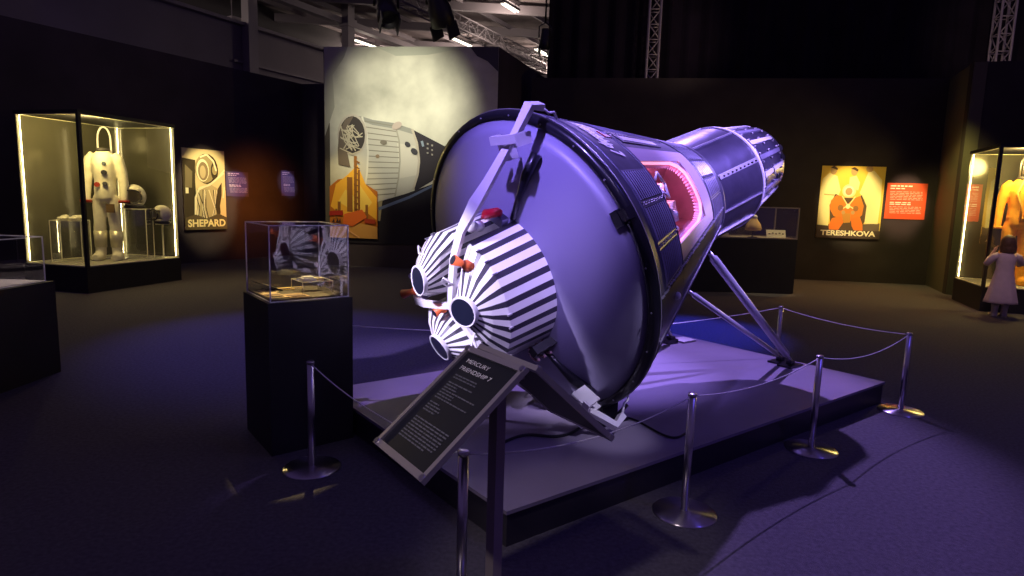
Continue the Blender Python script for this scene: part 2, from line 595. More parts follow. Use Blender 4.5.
def hang_lamp(x, y, z, yaw, tilt, lab, s=1.0):
    root = thing('stage_lamp', (x, y, z), lab, 'stage lamp', 'stage lamps above the large print')
    R = rotz(yaw) @ Matrix.Rotation(tilt, 3, 'X')
    mb = MB()
    rings = []
    for r_, l_ in ((0.06, -0.22), (0.10, -0.20), (0.11, 0.0), (0.13, 0.06), (0.14, 0.24), (0.12, 0.25), (0.10, 0.18)):
        rings.append([V((x, y, z)) + R @ (s * V((r_ * math.cos(2 * PI * k / 18), r_ * math.sin(2 * PI * k / 18), -l_))) for k in range(18)])
    mb.loft(rings)
    mb.build('lamp_body', m_fix, root)
    mb = MB()
    h = 0.36 * s
    X = rotz(yaw) @ V((0.15 * s, 0, 0))
    c = V((x, y, z))
    mb.tube([c - X, c - X + V((0, 0, h * .7)), c + V((0, 0, h)), c + X + V((0, 0, h * .7)), c + X], 0.018 * s, 6)
    mb.tube([c + V((0, 0, h)), c + V((0, 0, 8.3 - z))], 0.022, 6)
    mb.build('yoke', m_fix, root)
    for sgn in (-1, 1):
        mb = MB()
        q = c + R @ V((sgn * 0.11 * s, 0, -0.30 * s))
        mb.box(q, (0.02, 0.22 * s, 0.16 * s), R)
        mb.build('barn_door', m_fix, root)
    return root


hang_lamp(-2.55, 12.6, 5.05, 0.4, -0.7, 'black stage lamp hanging left above the large print, aimed down', 1.5)
hang_lamp(-1.55, 12.45, 5.12, -0.5, 0.5, 'black stage lamp hanging over the middle of the large print', 1.7)
hang_lamp(0.55, 14.1, 4.95, 0.2, 0.3, 'small black stage lamp beside the drape edge', 0.9)

# ================================================================== PLATFORM
PA = 0.6552
dx = V((math.cos(PA), math.sin(PA), 0))
dy = V((-math.sin(PA), math.cos(PA), 0))
PC = V((0.0134, 2.5466, 0))
PH = 0.171
root = thing('display_platform', PC + dx * 1.84 + dy * 1.03, 'low grey rectangular platform with black sides carrying the space capsule', 'platform')
FP = frame(dx, dy, V((0, 0, 1)))
mb = MB()
mb.box(PC + dx * 1.84 + dy * 1.035 + V((0, 0, PH - 0.009)), (3.70, 2.07, 0.018), FP)
mb.build('platform_top', m_plat, root)
mb = MB()
mb.box(PC + dx * 1.84 + dy * 1.035 + V((0, 0, (PH - 0.018) / 2)), (3.68, 2.05, PH - 0.018), FP)
mb.build('fascia', m_platside, root)

# ================================================================== CAPSULE
C0 = V((0.0968, 3.8006, 1.0832))
AX = V((0.718, 0.630, 0.296)).normalized()
U = AX.cross(V((0, 0, 1))).normalized()
W_ = U.cross(AX)
R0, R1, S1, S2, S3, R3 = 0.945, 0.4206, 1.4894, 2.099, 2.6935, 0.2966
SLOPE = (R1 - R0) / S1


def cp(s, r, th):
    a = math.radians(th)
    return C0 + AX * s + (U * math.cos(a) + W_ * math.sin(a)) * r


def rc(s):
    return R0 + SLOPE * s


def ring(s, r, n=72, t0=0):
    return [cp(s, r, t0 + 360 * i / n) for i in range(n)]


capsule = thing('space_capsule', (0.9, 4.5, PH), 'large dark bell-shaped space capsule lying tilted on the low platform, lit violet', 'space capsule')
# heat shield
mb = MB()
RS = 2.03
rings = []
for r in (0.004, 0.15, 0.3, 0.45, 0.6, 0.72, 0.82, 0.90):
    rings.append(ring(-(math.sqrt(RS * RS - r * r) - math.sqrt(RS * RS - R0 * R0)), r))
mb.loft(rings, 0, True)
mb.build('heat_shield', m_shield, capsule)
mb = MB()
mb.loft([ring(-0.028, 0.895), ring(-0.034, 0.905), ring(-0.030, 0.936), ring(-0.010, 0.945), ring(0.012, 0.947), ring(0.02, 0.940), ring(0.03, 0.93), ring(0.02, 0.89), ring(-0.028, 0.895)], 0, False)
rim = mb.build('rim_ring', m_rim, capsule)
mb = MB()
mb.loft([ring(0.013, 0.946), ring(0.011, 0.9495), ring(0.018, 0.9495), ring(0.020, 0.940)], 0, False)
mb.build('highlight_lip', m_seam, rim)  # bright ring modelled in place of the highlight along the rim edge
for k in range(24):
    mb = MB()
    a = 7 + k * 15
    c = cp(-0.033, 0.922, a)
    mb.tube([c, c - AX * 0.004], 0.005, 8)
    mb.build('bolt', m_tube, rim)
# cone skin with the hatch opening left out
HS0, HS1, HT0, HT1 = 0.440, 1.165, -2.0, 51.0
ss = [0.02, 0.11, 0.16, 0.25, 0.34, 0.425, HS0, 0.62, 0.80, 0.98, HS1, 1.20, 1.30, 1.40, S1]
ths = [HT0 + (HT1 - HT0) * i / 14 for i in range(15)]
k = HT1
while k < HT0 + 360 - 5:
    k += (HT0 + 360 - HT1) / 66
    ths.append(k)
ths = ths[:-1] if abs(ths[-1] - (HT0 + 360)) < 2 else ths
mb = MB()
nT = len(ths)
vs = [cp(s, rc(s), t) for s in ss for t in ths]
fs = []
for i in range(len(ss) - 1):
    for j in range(nT):
        if HS0 - 1e-4 <= ss[i] and ss[i + 1] <= HS1 + 1e-4 and j < 14:
            continue
        j2 = (j + 1) % nT
        fs.append((i * nT + j, i * nT + j2, (i + 1) * nT + j2, (i + 1) * nT + j))
mb.add(vs, fs, 0, True)
skin = mb.build('outer_skin', m_skin, capsule)


def patch(mb, s0, s1, t0, t1, lift=0.004, depth=0.0, mi=0, ns=2, ntt=8, rf=rc):
    """curved plate on the body surface, with real thickness lift"""
    for L_ in (0,):
        top = [[cp(s0 + (s1 - s0) * i / ns, rf(s0 + (s1 - s0) * i / ns) + lift, t0 + (t1 - t0) * j / ntt) for j in range(ntt + 1)] for i in range(ns + 1)]
        bot = [[cp(s0 + (s1 - s0) * i / ns, rf(s0 + (s1 - s0) * i / ns) - 0.004, t0 + (t1 - t0) * j / ntt) for j in range(ntt + 1)] for i in range(ns + 1)]
        vs = [q for r_ in top for q in r_] + [q for r_ in bot for q in r_]
        w = ntt + 1
        N = (ns + 1) * w
        fs = []
        for i in range(ns):
            for j in range(ntt):
                a = i * w + j
                fs.append((a, a + 1, a + w + 1, a + w))
                fs.append((N + a, N + a + w, N + a + w + 1, N + a + 1))
        for j in range(ntt):
            fs.append((j, N + j, N + j + 1, j + 1))
            a = ns * w + j
            fs.append((a, a + 1, N + a + 1, N + a))
        for i in range(ns):
            a = i * w
            fs.append((a, a + w, N + a + w, N + a))
            a = i * w + ntt
            fs.append((a, N + a, N + a + w, a + w))
        mb.add(vs, fs, mi, False)


# corrugated shingle panels below the hatch and all around
def shingle(s0, s1, t0, t1, nr, rf=rc, par=capsule, m=m_rib):
    mb = MB()
    patch(mb, s0, s1, t0, t1, 0.004, rf=rf, mi=1)
    patch(mb, s0 + 0.012, s1 - 0.012, t0 + 0.5, t1 - 0.5, 0.0055, rf=rf, mi=0)  # near-black valley floor: shade between the ribs put into the colour
    for k in range(nr):
        sc = s0 + (s1 - s0) * (k + 0.5) / nr
        w = (s1 - s0) / nr * 0.24
        m_ = 6
        ts = [t0 + (t1 - t0) * (0.06 + 0.88 * i / m_) for i in range(m_ + 1)]
        vs = [cp(sc - w, rf(sc - w) + 0.005, t) for t in ts] + [cp(sc, rf(sc) + 0.0105, t) for t in ts] + [cp(sc + w, rf(sc + w) + 0.005, t) for t in ts]
        n_ = m_ + 1
        mb.add(vs, [(r_ * n_ + i, r_ * n_ + i + 1, (r_ + 1) * n_ + i + 1, (r_ + 1) * n_ + i) for r_ in (0, 1) for i in range(m_)] + [(0, n_, 2 * n_), (m_, 2 * n_ + m_, n_ + m_)], 1, False)
    return mb.build('shingle_panel', [m_dark_shade, m], par)


for a0, a1 in ((-3, 10), (11.5, 24.5), (26, 38.5)):
    shingle(0.125, 0.425, a0, a1, 11)
for a0 in range(80, 340, 20):
    shingle(0.125, 0.425, a0, a0 + 18, 11)
for a0 in range(62, 345, 22):
    shingle(0.46, 1.12, a0 if a0 > 62 else 63.5, a0 + 20, 22)
for a0 in range(-4, 350, 16):
    shingle(1.215, 1.465, a0, a0 + 14.5, 7)
# seams: rows of rivets and rails along the body
mb = MB()
for s_ in (0.115, 0.437, 1.19, 1.475):
    mb.loft([ring(s_ - 0.006, rc(s_) + 0.001), ring(s_, rc(s_) + 0.009), ring(s_ + 0.006, rc(s_) - 0.001)], 0, False)
mb.build('seam_band', m_skin, skin)
mb = MB()
for t in (-4.0, 10.75, 25.2):
    for k in range(16):
        s_ = 0.13 + 0.29 * k / 15
        q = cp(s_, rc(s_) + 0.006, t + (0.35 if k % 2 else -0.35))
        mb.box(q, (0.011, 0.006, 0.006), frame(AX, U, W_))
mb.build('rivet_row', m_seam, skin)
for t in (-3.8,):
    mb = MB()
    for k in range(60):
        s_ = 0.03 + 1.42 * k / 59
        q = cp(s_, rc(s_) + 0.010, t + random.uniform(-0.5, 0.5))
        mb.box(q, (0.016, 0.007, 0.010), frame(AX, U, W_))
    mb.build('edge_rivets', m_seam, skin)
# dark longitudinal underside strip with pale edge
mb = MB()
patch(mb, 0.03, 1.46, -21, -5.0, 0.008, ns=6)
mb.build('side_fairing', mat('side_fairing_black', (0.02, 0.02, 0.028), 0.3, metal=0.5, coat=0.3), capsule)
mb = MB()
patch(mb, 0.05, 1.46, -22.2, -21.0, 0.014, ns=6, ntt=2)
mb.build('fairing_edge', m_seam, capsule)
mb = MB()
q = cp(0.30, rc(0.30) + 0.012, -12)
mb.ball(q, (0.022, 0.022, 0.022), 12)
mb.build('round_port', m_ring, capsule)

# hatch frame
mb = MB()
FW_S, FW_T = 0.20, 9.5
patch(mb, HS1 - 0.16, HS1 + 0.01, HT0, HT1, 0.006, ns=2, ntt=14)
patch(mb, HS0, HS1 - 0.16, HT1 - 8.5, HT1, 0.006, ns=4, ntt=3)
patch(mb, HS0, HS1 - 0.16, HT0, HT0 + 7.0, 0.006, ns=4, ntt=3)
hframe = mb.build('hatch_frame', m_pinkframe, capsule)
hframe['label'] = 'pale lilac border around the open hatch'
# perforated, glowing edge (toothed)
IS1, IT0, IT1 = HS1 - 0.16, HT0 + 7.0, HT1 - 8.5


def path_pt(u):
    """inner edge of the frame, rounded: from the lower corner along T0, across, and back on T1"""
    pts = [(HS0, IT0), (IS1 - 0.13, IT0), (IS1 - 0.04, IT0 + 3), (IS1, IT0 + 9), (IS1, IT1 - 9), (IS1 - 0.04, IT1 - 3), (IS1 - 0.13, IT1), (HS0, IT1)]
    L = [0]
    for i in range(len(pts) - 1):
        ds = pts[i + 1][0] - pts[i][0]
        dt = (pts[i + 1][1] - pts[i][1]) * PI / 180 * 0.65
        L.append(L[-1] + math.hypot(ds, dt))
    x = u * L[-1]
    for i in range(len(pts) - 1):
        if x <= L[i + 1] + 1e-9:
            f = (x - L[i]) / (L[i + 1] - L[i])
            return pts[i][0] + f * (pts[i + 1][0] - pts[i][0]), pts[i][1] + f * (pts[i + 1][1] - pts[i][1])
    return pts[-1]


mb = MB()
NN = 110
out_, inn_ = [], []
cs_, ct_ = (HS0 + IS1) / 2 - 0.1, (IT0 + IT1) / 2
for i in range(NN + 1):
    s_, t_ = path_pt(i / NN)
    k_ = (0.05 if i % 2 else 0.11)
    ds, dt = cs_ - s_, ct_ - t_
    so = s_ - ds * 0.16
    to = t_ - dt * 0.09
    if i in (0, NN):
        so = s_
    out_.append(cp(max(so, HS0), rc(so) - 0.004, to))
    inn_.append(cp(max(s_ + ds * k_, HS0), rc(s_) - 0.035, t_ + dt * k_))
mid_ = []
for i in range(NN + 1):
    s_, t_ = path_pt(i / NN)
    mid_.append(cp(s_, rc(s_) - 0.012, t_))
vs = out_ + mid_ + inn_
n_ = NN + 1
mb.add(vs, [(i, i + 1, n_ + i + 1, n_ + i) for i in range(NN)], 0, False)
mb.add(vs, [(n_ + i, n_ + i + 1, 2 * n_ + i + 1, 2 * n_ + i) for i in range(NN)], 1, False)
mb.build('toothed_edge', [m_pinkframe, mat('pink_tooth_strip', (0.95, 0.50, 0.62), 0.5)], capsule)
mb = MB()
mb.tube(mid_, 0.010, 6)
mb.build('led_edge', m_glow, capsule)
# cabin inside
mb = MB()
sc_ = [HS0 - 0.02, 0.6, 0.8, 1.0, HS1 + 0.04]
rows = []
for s_ in sc_:
    rows.append([cp(s_, rc(s_) - 0.40, t) for t in [HT0 - 6 + (HT1 - HT0 + 12) * i / 10 for i in range(11)]])
top_ = []
for s_ in sc_:
    top_.append([cp(s_, rc(s_) - 0.008, t) for t in [HT0 - 6 + (HT1 - HT0 + 12) * i / 10 for i in range(11)]])
vs = [q for r_ in rows for q in r_] + [q for r_ in top_ for q in r_]
N = len(sc_) * 11
fs = []
for i in range(len(sc_) - 1):
    for j in range(10):
        a = i * 11 + j
        fs.append((a, a + 1, a + 12, a + 11))
for j in range(10):
    fs.append((j, j + 1, N + j + 1, N + j))
    a = (len(sc_) - 1) * 11 + j
    fs.append((a, a + 1, N + a + 1, N + a))
for i in range(len(sc_) - 1):
    for j in (0, 10):
        a = i * 11 + j
        fs.append((a, a + 11, N + a + 11, N + a))
mb.add(vs, fs, 0, False)
mb.build('cabin_liner', m_inner, capsule)
mb = MB()
FR = frame(AX, U, W_)
for (s_, t_, r_, d_) in ((0.60, 15, 0.62, (0.10, 0.10, 0.05)), (0.86, 33, 0.42, (0.10, 0.05, 0.12)), (0.90, 18, 0.42, (0.06, 0.08, 0.08)), (0.50, 34, 0.62, (0.05, 0.16, 0.05))):
    mb.box(cp(s_, r_, t_), d_, FR)
mb.build('instrument_box', m_cabin, capsule)
mb = MB()
mb.tube([cp(0.47, 0.70, 12), cp(0.58, 0.66, 14), cp(0.66, 0.60, 10), cp(0.74, 0.58, 16)], 0.012, 8)
mb.tube([cp(0.50, 0.68, 20), cp(0.62, 0.66, 26), cp(0.72, 0.58, 33), cp(0.6, 0.6, 38)], 0.010, 8)
mb.build('cabin_pipes', m_ring, capsule)
point('cabin_light', cp(0.84, rc(0.84) - 0.12, 38), 2.4, (1.0, 0.34, 0.62), 0.04)
point('cabin_light_low', cp(0.62, rc(0.62) - 0.16, 12), 1.8, (1.0, 0.42, 0.55), 0.04)
# pilot mannequin
mb = MB()
H_ = cp(0.66, 0.52, 31)
mb.ball(H_, 0.062, 16)
mb.ball(cp(0.54, 0.54, 22), (0.085, 0.085, 0.085), 16)
mb.tube([cp(0.58, 0.56, 28), cp(0.54, 0.66, 22), cp(0.64, 0.66, 14)], [0.034, 0.030, 0.022], 10)
mb.tube([cp(0.56, 0.54, 16), cp(0.52, 0.66, 11), cp(0.62, 0.66, 8)], [0.034, 0.028, 0.022], 10)
mb.tube([cp(0.62, 0.53, 28), cp(0.57, 0.54, 25)], [0.034, 0.05], 10)
man = thing('pilot_mannequin', cp(0.56, 0.5, 24), 'pale suited mannequin seated inside the pink-lit open hatch of the capsule', 'mannequin')
remesh(mb.build('suited_body', m_ring, man), 0.010, 4)
mb = MB()
rr = []
hd = (cp(0.7, 1.0, 31) - H_).normalized()
hx = hd.cross(AX).normalized()
hy = hx.cross(hd)
for r_, d_ in ((0.040, 0.044), (0.044, 0.052), (0.036, 0.062), (0.02, 0.070), (0.003, 0.073)):
    rr.append([H_ + hd * d_ + r_ * (hx * math.cos(2 * PI * k / 16) + hy * math.sin(2 * PI * k / 16)) for k in range(16)])
mb.loft(rr)
mb.build('visor', mat('smoky_visor', (0.10, 0.05, 0.07), 0.15, coat=0.5), man)
mb = MB()
for pa, pb in (((0.47, 0.78, 33), (0.54, 0.76, 36)), ((0.54, 0.76, 36), (0.62, 0.70, 31)), ((0.62, 0.70, 31), (0.57, 0.72, 24)), ((0.57, 0.72, 24), (0.47, 0.78, 27))):
    mb.tube([cp(*pa), cp(*pb)], 0.008, 8)
mb.build('seat_rail', m_ring, capsule)

# "Friendship 7" lettering wrapped on the cone, flag and window
vs, fs, bb = text_mesh('Friendship 7', 1.0, 0.35, 0.045)
mb = MB()
w_, h_ = bb[1] - bb[0], bb[3] - bb[2]
q = []
for v_ in vs:
    x = (v_.x - bb[0]) / w_
    y = (v_.y - bb[2]) / h_
    s_ = 0.175 + 0.145 * y
    q.append(cp(s_, rc(s_) + 0.0065, 69 - 24.5 * x))
mb.add(q, fs)
mb.build('lettering', mat('lettering_white', (0.95, 0.93, 0.95), 0.5), capsule)
mb = MB()
for k in range(7):
    patch(mb, 0.37 + 0.009 * k, 0.37 + 0.009 * (k + 1), 58, 63, 0.0045, mi=k % 2, ns=1, ntt=3)
patch(mb, 0.401, 0.434, 60.8, 63, 0.006, mi=2, ns=1, ntt=2)
mb.build('flag', [mat('flag_red', (0.55, 0.03, 0.05), 0.6), m_ring, mat('flag_blue', (0.03, 0.04, 0.25), 0.6)], capsule)
mb = MB()
patch(mb, 0.50, 0.97, 55.2, 61.8, 0.007, ns=3, ntt=4)
wnd = mb.build('window_panel', m_skin, capsule)
mb = MB()
patch(mb, 0.53, 0.94, 56.6, 60.4, 0.010, ns=3, ntt=3)
mb.build('window_pane', mat('window_pane', (0.85, 0.82, 0.88), 0.3), wnd)  # pale diffuse colour painted for the reflection on the window

# recovery section (cylinder)
crc = lambda s: R1 - 0.006
mb = MB()
mb.loft([ring(S1 - 0.01, R1 - 0.006), ring(S1 + 0.02, R1 - 0.006), ring(1.8, R1 - 0.008), ring(2.07, R1 - 0.006)], 0, False)
rec = mb.build('recovery_section', m_cyl, capsule)
mb = MB()
mb.loft([ring(S1 - 0.02, R1 + 0.002), ring(S1 - 0.008, R1 + 0.016), ring(S1 + 0.012, R1 + 0.014), ring(S1 + 0.022, R1 - 0.008)], 0, False)
mb.build('neck_ring', m_skin, rec)
for t0 in (-12.0, 25.0, 62, 99, 136, 173, 210, 247, 284, 321):
    mb = MB()
    patch(mb, S1 + 0.02, 2.06, t0 - 0.7, t0 + 0.1, 0.012, ns=2, ntt=1, rf=crc)
    mb.build('panel_seam', m_seam, rec)
for t0 in (22.5,):
    mb = MB()
    patch(mb, S1 + 0.04, 2.05, t0 - 2.4, t0 + 1.6, 0.010, ns=2, ntt=4, rf=crc)
    st = mb.build('riveted_strip', mat('strip_metal', (0.5, 0.48, 0.56), 0.35, metal=0.6), rec)
    for k in range(9):
        mb = MB()
        mb.box(cp(S1 + 0.09 + k * 0.055, R1 + 0.006, t0 - 0.4), (0.012, 0.014, 0.010), FR)
        mb.build('rivet', m_dark_shade, st)
# pale end ring
mb = MB()
mb.loft([ring(2.055, R1 - 0.004), ring(2.06, R1 + 0.004), ring(2.095, R1 - 0.002), ring(2.125, R1 - 0.028), ring(2.125, R1 - 0.05)], 0, False)
mb.build('end_ring', m_ring, rec)
# antenna section
mb = MB()
arf = lambda s: (R1 - 0.032) + (R3 - (R1 - 0.032)) * max(0, (s - 2.12)) / (S3 - 2.12) if s < 2.60 else (R1 - 0.032) + (R3 - (R1 - 0.032)) * (2.60 - 2.12) / (S3 - 2.12) - (s - 2.60) * 0.5
mb.loft([ring(s_, arf(s_)) for s_ in (2.115, 2.2, 2.35, 2.5, 2.6)] + [ring(2.64, arf(2.60) - 0.012), ring(2.675, arf(2.60) - 0.05), ring(2.69, 0.20), ring(2.693, 0.05)], 0, True)
ant = mb.build('antenna_section', m_cyl, capsule)
for k in range(18):
    mb = MB()
    patch(mb, 2.15, 2.56, k * 20, k * 20 + 5.5, 0.013, ns=2, ntt=2, rf=arf)
    mb.build('stringer', m_rib if k % 2 else m_ring, ant)
mb = MB()
for t0 in range(0, 360, 10):
    for s_ in (2.18, 2.36, 2.54):
        mb.box(cp(s_, arf(s_) + 0.006, t0 + 7.5), (0.02, 0.012, 0.012), FR)
mb.build('fasteners', m_seam, ant)
for (s_, t_) in ((2.32, 2), (2.46, -12), (2.58, 10), (2.60, 24)):
    mb = MB()
    q = cp(s_, arf(s_) - 0.01, t_)
    n_ = (cp(s_, 1, t_) - cp(s_, 0, t_)).normalized()
    mb.tube([q, q + n_ * 0.022], 0.026, 14)
    mb.build('port_cover', m_dark_shade, ant)

# small brackets on the rim
for t_ in (24.5,):
    mb = MB()
    nr_ = (cp(0, 1, t_) - cp(0, 0, t_)).normalized()
    tg_ = nr_.cross(AX)
    Fb = frame(AX, nr_, tg_)
    mb.box(cp(-0.035, 0.905, t_), (0.05, 0.10, 0.06), Fb)
    mb.box(cp(-0.05, 0.88, t_), (0.03, 0.05, 0.085), Fb)
    mb.build('rim_bracket', m_rim, capsule)

# ---- retro pack: three striped fairings
LOBES = (130, 8, -111)
NRAD = (0.212, 0.230, 0.258)


NS = 40


def sector(phi, R, half, rin, n=48, corner=0.05, s=0.0):
    """closed outline of a rounded sector, n points, alternating long and short steps"""
    raw = []
    for k in range(61):
        a = phi - half + 2 * half * k / 60
        raw.append((R * math.cos(math.radians(a)), R * math.sin(math.radians(a))))
    a = math.radians(phi)
    raw.append((rin * math.cos(a) , rin * math.sin(a)))
    raw.append(raw[0])
    L = [0]
    for i in range(len(raw) - 1):
        L.append(L[-1] + math.dist(raw[i], raw[i + 1]))
    T = L[-1]
    # start at outer middle
    start = L[30]
    outp = []
    acc = 0
    for k in range(n):
        x = (start + acc * T) % T
        for i in range(len(raw) - 1):
            if x <= L[i + 1]:
                f = (x - L[i]) / (L[i + 1] - L[i] + 1e-12)
                outp.append((raw[i][0] + f * (raw[i + 1][0] - raw[i][0]), raw[i][1] + f * (raw[i + 1][1] - raw[i][1])))
                break
        acc += (0.56 if k % 2 == 0 else 0.44) * 2 / n
    return outp


def xy(s, p_):
    return C0 + AX * s + U * p_[0] + W_ * p_[1]


for li, phi in enumerate(LOBES):
    base = sector(phi, 0.418, 57, 0.06, NS)
    fold = sector(phi, 0.400, 56, 0.07, NS)
    a = math.radians(phi)
    nc = V((NRAD[li] * math.cos(a), NRAD[li] * math.sin(a)))

    def sink(p_):
        r_ = math.hypot(*p_)
        return -(math.sqrt(RS * RS - r_ * r_) - math.sqrt(RS * RS - R0 * R0)) - 0.002
    nR = 0.080

    def cant(p_):
        return 0.24 * ((p_[0] - nc.x) * math.cos(a) + (p_[1] - nc.y) * math.sin(a))
    noz = []
    for k in range(NS):
        f = fold[k]
        # direction from the nozzle centre, spread evenly by perimeter
        a0 = math.atan2(fold[0][1] - nc.y, fold[0][0] - nc.x)
        acc = sum((0.56 if i % 2 == 0 else 0.44) * 2 / NS for i in range(k))
        aa = a0 + acc * 2 * PI
        noz.append((nc.x + nR * math.cos(aa), nc.y + nR * math.sin(aa)))
    midr = [(0.52 * f[0] + 0.48 * n_[0], 0.52 * f[1] + 0.48 * n_[1]) for f, n_ in zip(fold, noz)]
    R_b = [xy(sink(q), q) for q in base]
    R_f = [xy(-0.520, q) for q in fold]
    R_m = [xy(-0.605 + 0.4 * cant(q), q) for q in midr]
    R_n = [xy(-0.665 + cant(q), q) for q in noz]
    mb = MB()
    n = NS
    mb.v = R_b + R_f + R_m + R_n
    for k in range(3):
        for i in range(n):
            j = (i + 1) % n
            mb.f.append([k * n + i, k * n + j, (k + 1) * n + j, (k + 1) * n + i])
            mb.m.append(0 if i % 2 == 0 else 1)
            mb.sm.append(False)
    fair = mb.build('rocket_fairing', [m_white, m_stripe], capsule)
    mb = MB()
    cc = [nc.x, nc.y]

    def nring(s_, r_):
        qs = [(nc.x + r_ * math.cos(2 * PI * k / 36), nc.y + r_ * math.sin(2 * PI * k / 36)) for k in range(36)]
        return [xy(s_ + cant(q), q) for q in qs]
    mb.loft([nring(-0.655, 0.083), nring(-0.685, 0.085), nring(-0.688, 0.081), nring(-0.684, 0.074)], 0, False)
    mb.loft([nring(-0.684, 0.074), nring(-0.60, 0.060), nring(-0.50, 0.035), nring(-0.495, 0.003)], 1, True)
    mb.build('nozzle', [m_ring, m_noz], fair)
    for k in (4, 6, 8, 36, 38):
        mb = MB()
        q = fold[k]
        mb.box(xy(-0.520, (q[0] * 1.008, q[1] * 1.008)), (0.030, 0.008, 0.008), FR)
        mb.build('latch', m_seam, fair)
# pack core between the lobes
mb = MB()
mb.loft([ring(-0.24, 0.30, 36), ring(-0.40, 0.22, 36), ring(-0.55, 0.11, 36), ring(-0.585, 0.06, 36)], 0, True)
mb.build('pack_core', mat('pack_core_metal', (0.25, 0.23, 0.28), 0.4, metal=0.6), capsule)
# three hold-down straps
PATH = [(-0.596, 0.0), (-0.596, 0.12), (-0.588, 0.30), (-0.545, 0.46), (-0.455, 0.595), (-0.375, 0.69), (-0.24, 0.87), (-0.19, 0.935), (-0.130, 1.040), (-0.045, 1.020)]
WID = [0.020, 0.020, 0.020, 0.025, 0.038, 0.028, 0.020, 0.020, 0.027, 0.027]
for th in (67, -53, 187):
    a = math.radians(th)
    wv = U * math.cos(a) + W_ * math.sin(a)
    tv = wv.cross(AX)
    mb = MB()
    rr = []
    for i, ((s_, r_), wd) in enumerate(zip(PATH, WID)):
        p0 = PATH[max(0, i - 1)]
        p1 = PATH[min(len(PATH) - 1, i + 1)]
        d_ = (AX * (p1[0] - p0[0]) + wv * (p1[1] - p0[1])).normalized()
        nn_ = d_.cross(tv)
        c = C0 + AX * s_ + wv * r_
        t_ = 0.012 if i < 7 else 0.018
        rr.append([c + tv * wd * sx + nn_ * t_ * sy for sx, sy in ((-1, -1), (1, -1), (1, 1), (-1, 1))])
    mb.loft(rr, 0, True, False)
    strap = mb.build('hold_down_strap', m_strap, capsule)
    Fb = frame(AX, wv, tv)
    mb = MB()
    c = C0 + AX * -0.275 + wv * 0.895
    e1 = tv * math.cos(0.42) - wv * math.sin(0.42)
    e2 = wv * math.cos(0.42) + tv * math.sin(0.42)
    Fc = frame(AX, e2, e1)
    mb.box(c + e1 * 0.015, (0.020, 0.045, 0.20), Fc)
    for sg in (-1, 1):
        mb.box(c + e1 * (0.015 + 0.094 * sg) + AX * 0.030, (0.060, 0.045, 0.014), Fc)
    mb.box(c + e1 * 0.070 + AX * 0.060 - e2 * 0.055, (0.11, 0.12, 0.012), Fc)
    mb.box(c - e1 * 0.020 + AX * 0.09 - e2 * 0.02, (0.12, 0.06, 0.012), Fc)
    mb.build('cross_bracket', m_strap, strap)
    mb = MB()
    mb.tube([C0 + AX * -0.045 + wv * 1.02, C0 + AX * 0.02 + wv * 0.972, C0 + AX * 0.06 + wv * 0.968, C0 + AX * 0.09 + wv * 0.925], 0.007, 8)
    mb.build('spring_wire', m_strap, strap)
    mb = MB()
    c1 = cp(-0.10, 0.80, th - 4)
    c2 = cp(-0.215, 0.44, th - 5)
    mb.tube([c1, c1.lerp(c2, 0.3) - AX * 0.02, c1.lerp(c2, 0.6) - AX * 0.015, c2], [0.030, 0.030, 0.018, 0.018], 8)
    mb.build('cable_conduit', m_rim, strap)
# posigrade motors between the lobes, red lens box, knobs, wires
for (qa, ba, m_, rad) in ((( -0.655, 0.376, 55.3), (-0.56, 0.330, 45.0), m_orange, 0.026), ((-0.60, 0.498, 180), (-0.53, 0.37, 176), m_orange, 0.026), ((-0.64, 0.13, -158), (-0.56, 0.116, -160), m_orange, 0.022)):
    mb = MB()
    q = cp(*qa)
    bx_ = cp(*ba)
    mb.tube([bx_, bx_.lerp(q, 0.4), bx_.lerp(q, 0.55), q], [rad * 1.1, rad * 1.1, rad * 0.65, rad * 1.1], 16)
    po = mb.build('small_rocket', m_, capsule)
    mb = MB()
    d_ = (q - bx_).normalized()
    mb.tube([q + d_ * 0.001, q + d_ * 0.004], rad * 0.95, 16)
    mb.build('rocket_mouth', m_noz, po)
mb = MB()
mb.tube([cp(-0.285, 0.415, 84), cp(-0.285, 0.44, 80), cp(-0.28, 0.475, 69), cp(-0.27, 0.475, 66.5)], [0.016, 0.027, 0.027, 0.018], 16)
mb.build('red_lens', m_red, capsule)
mb = MB()
mb.box(cp(-0.27, 0.435, 68), (0.05, 0.05, 0.09), frame(AX, *(lambda a_: (U * math.cos(a_) + W_ * math.sin(a_), (U * math.cos(a_) + W_ * math.sin(a_)).cross(AX)))(math.radians(62))))
mb.build('lens_mount', m_cyl, capsule)
mb = MB()
mb.tube([cp(-0.36, 0.40, 76), cp(-0.43, 0.43, 72)], [0.030, 0.028], 14)
mb.ball(cp(-0.44, 0.435, 72), 0.034, 12)
mb.build('white_knob', m_white, capsule)
# connector with three coils, lower right
mb = MB()
a_ = math.radians(-50)
wv = U * math.cos(a_) + W_ * math.sin(a_)
tv = wv.cross(AX)
cb = cp(-0.25, 0.455, -50)
mb.box(cb, (0.17, 0.05, 0.06), frame(AX, wv, tv))
mb.tube([cb + AX * -0.05 + wv * 0.026, cb + AX * -0.05 + wv * 0.03], 0.02, 12)
cn = mb.build('connector_block', m_dark_shade, capsule)
for k in range(3):
    mb = MB()
    c = cb + AX * (-0.060 + 0.05 * k) - tv * 0.025 + wv * 0.005
    pts_ = [c + (wv * math.cos(x) - tv * math.sin(x)) * 0.042 for x in [PI * i / 8 for i in range(9)]]
    mb.tube(pts_, 0.009, 8)
    mb.build('coil', m_pinkmetal, cn)
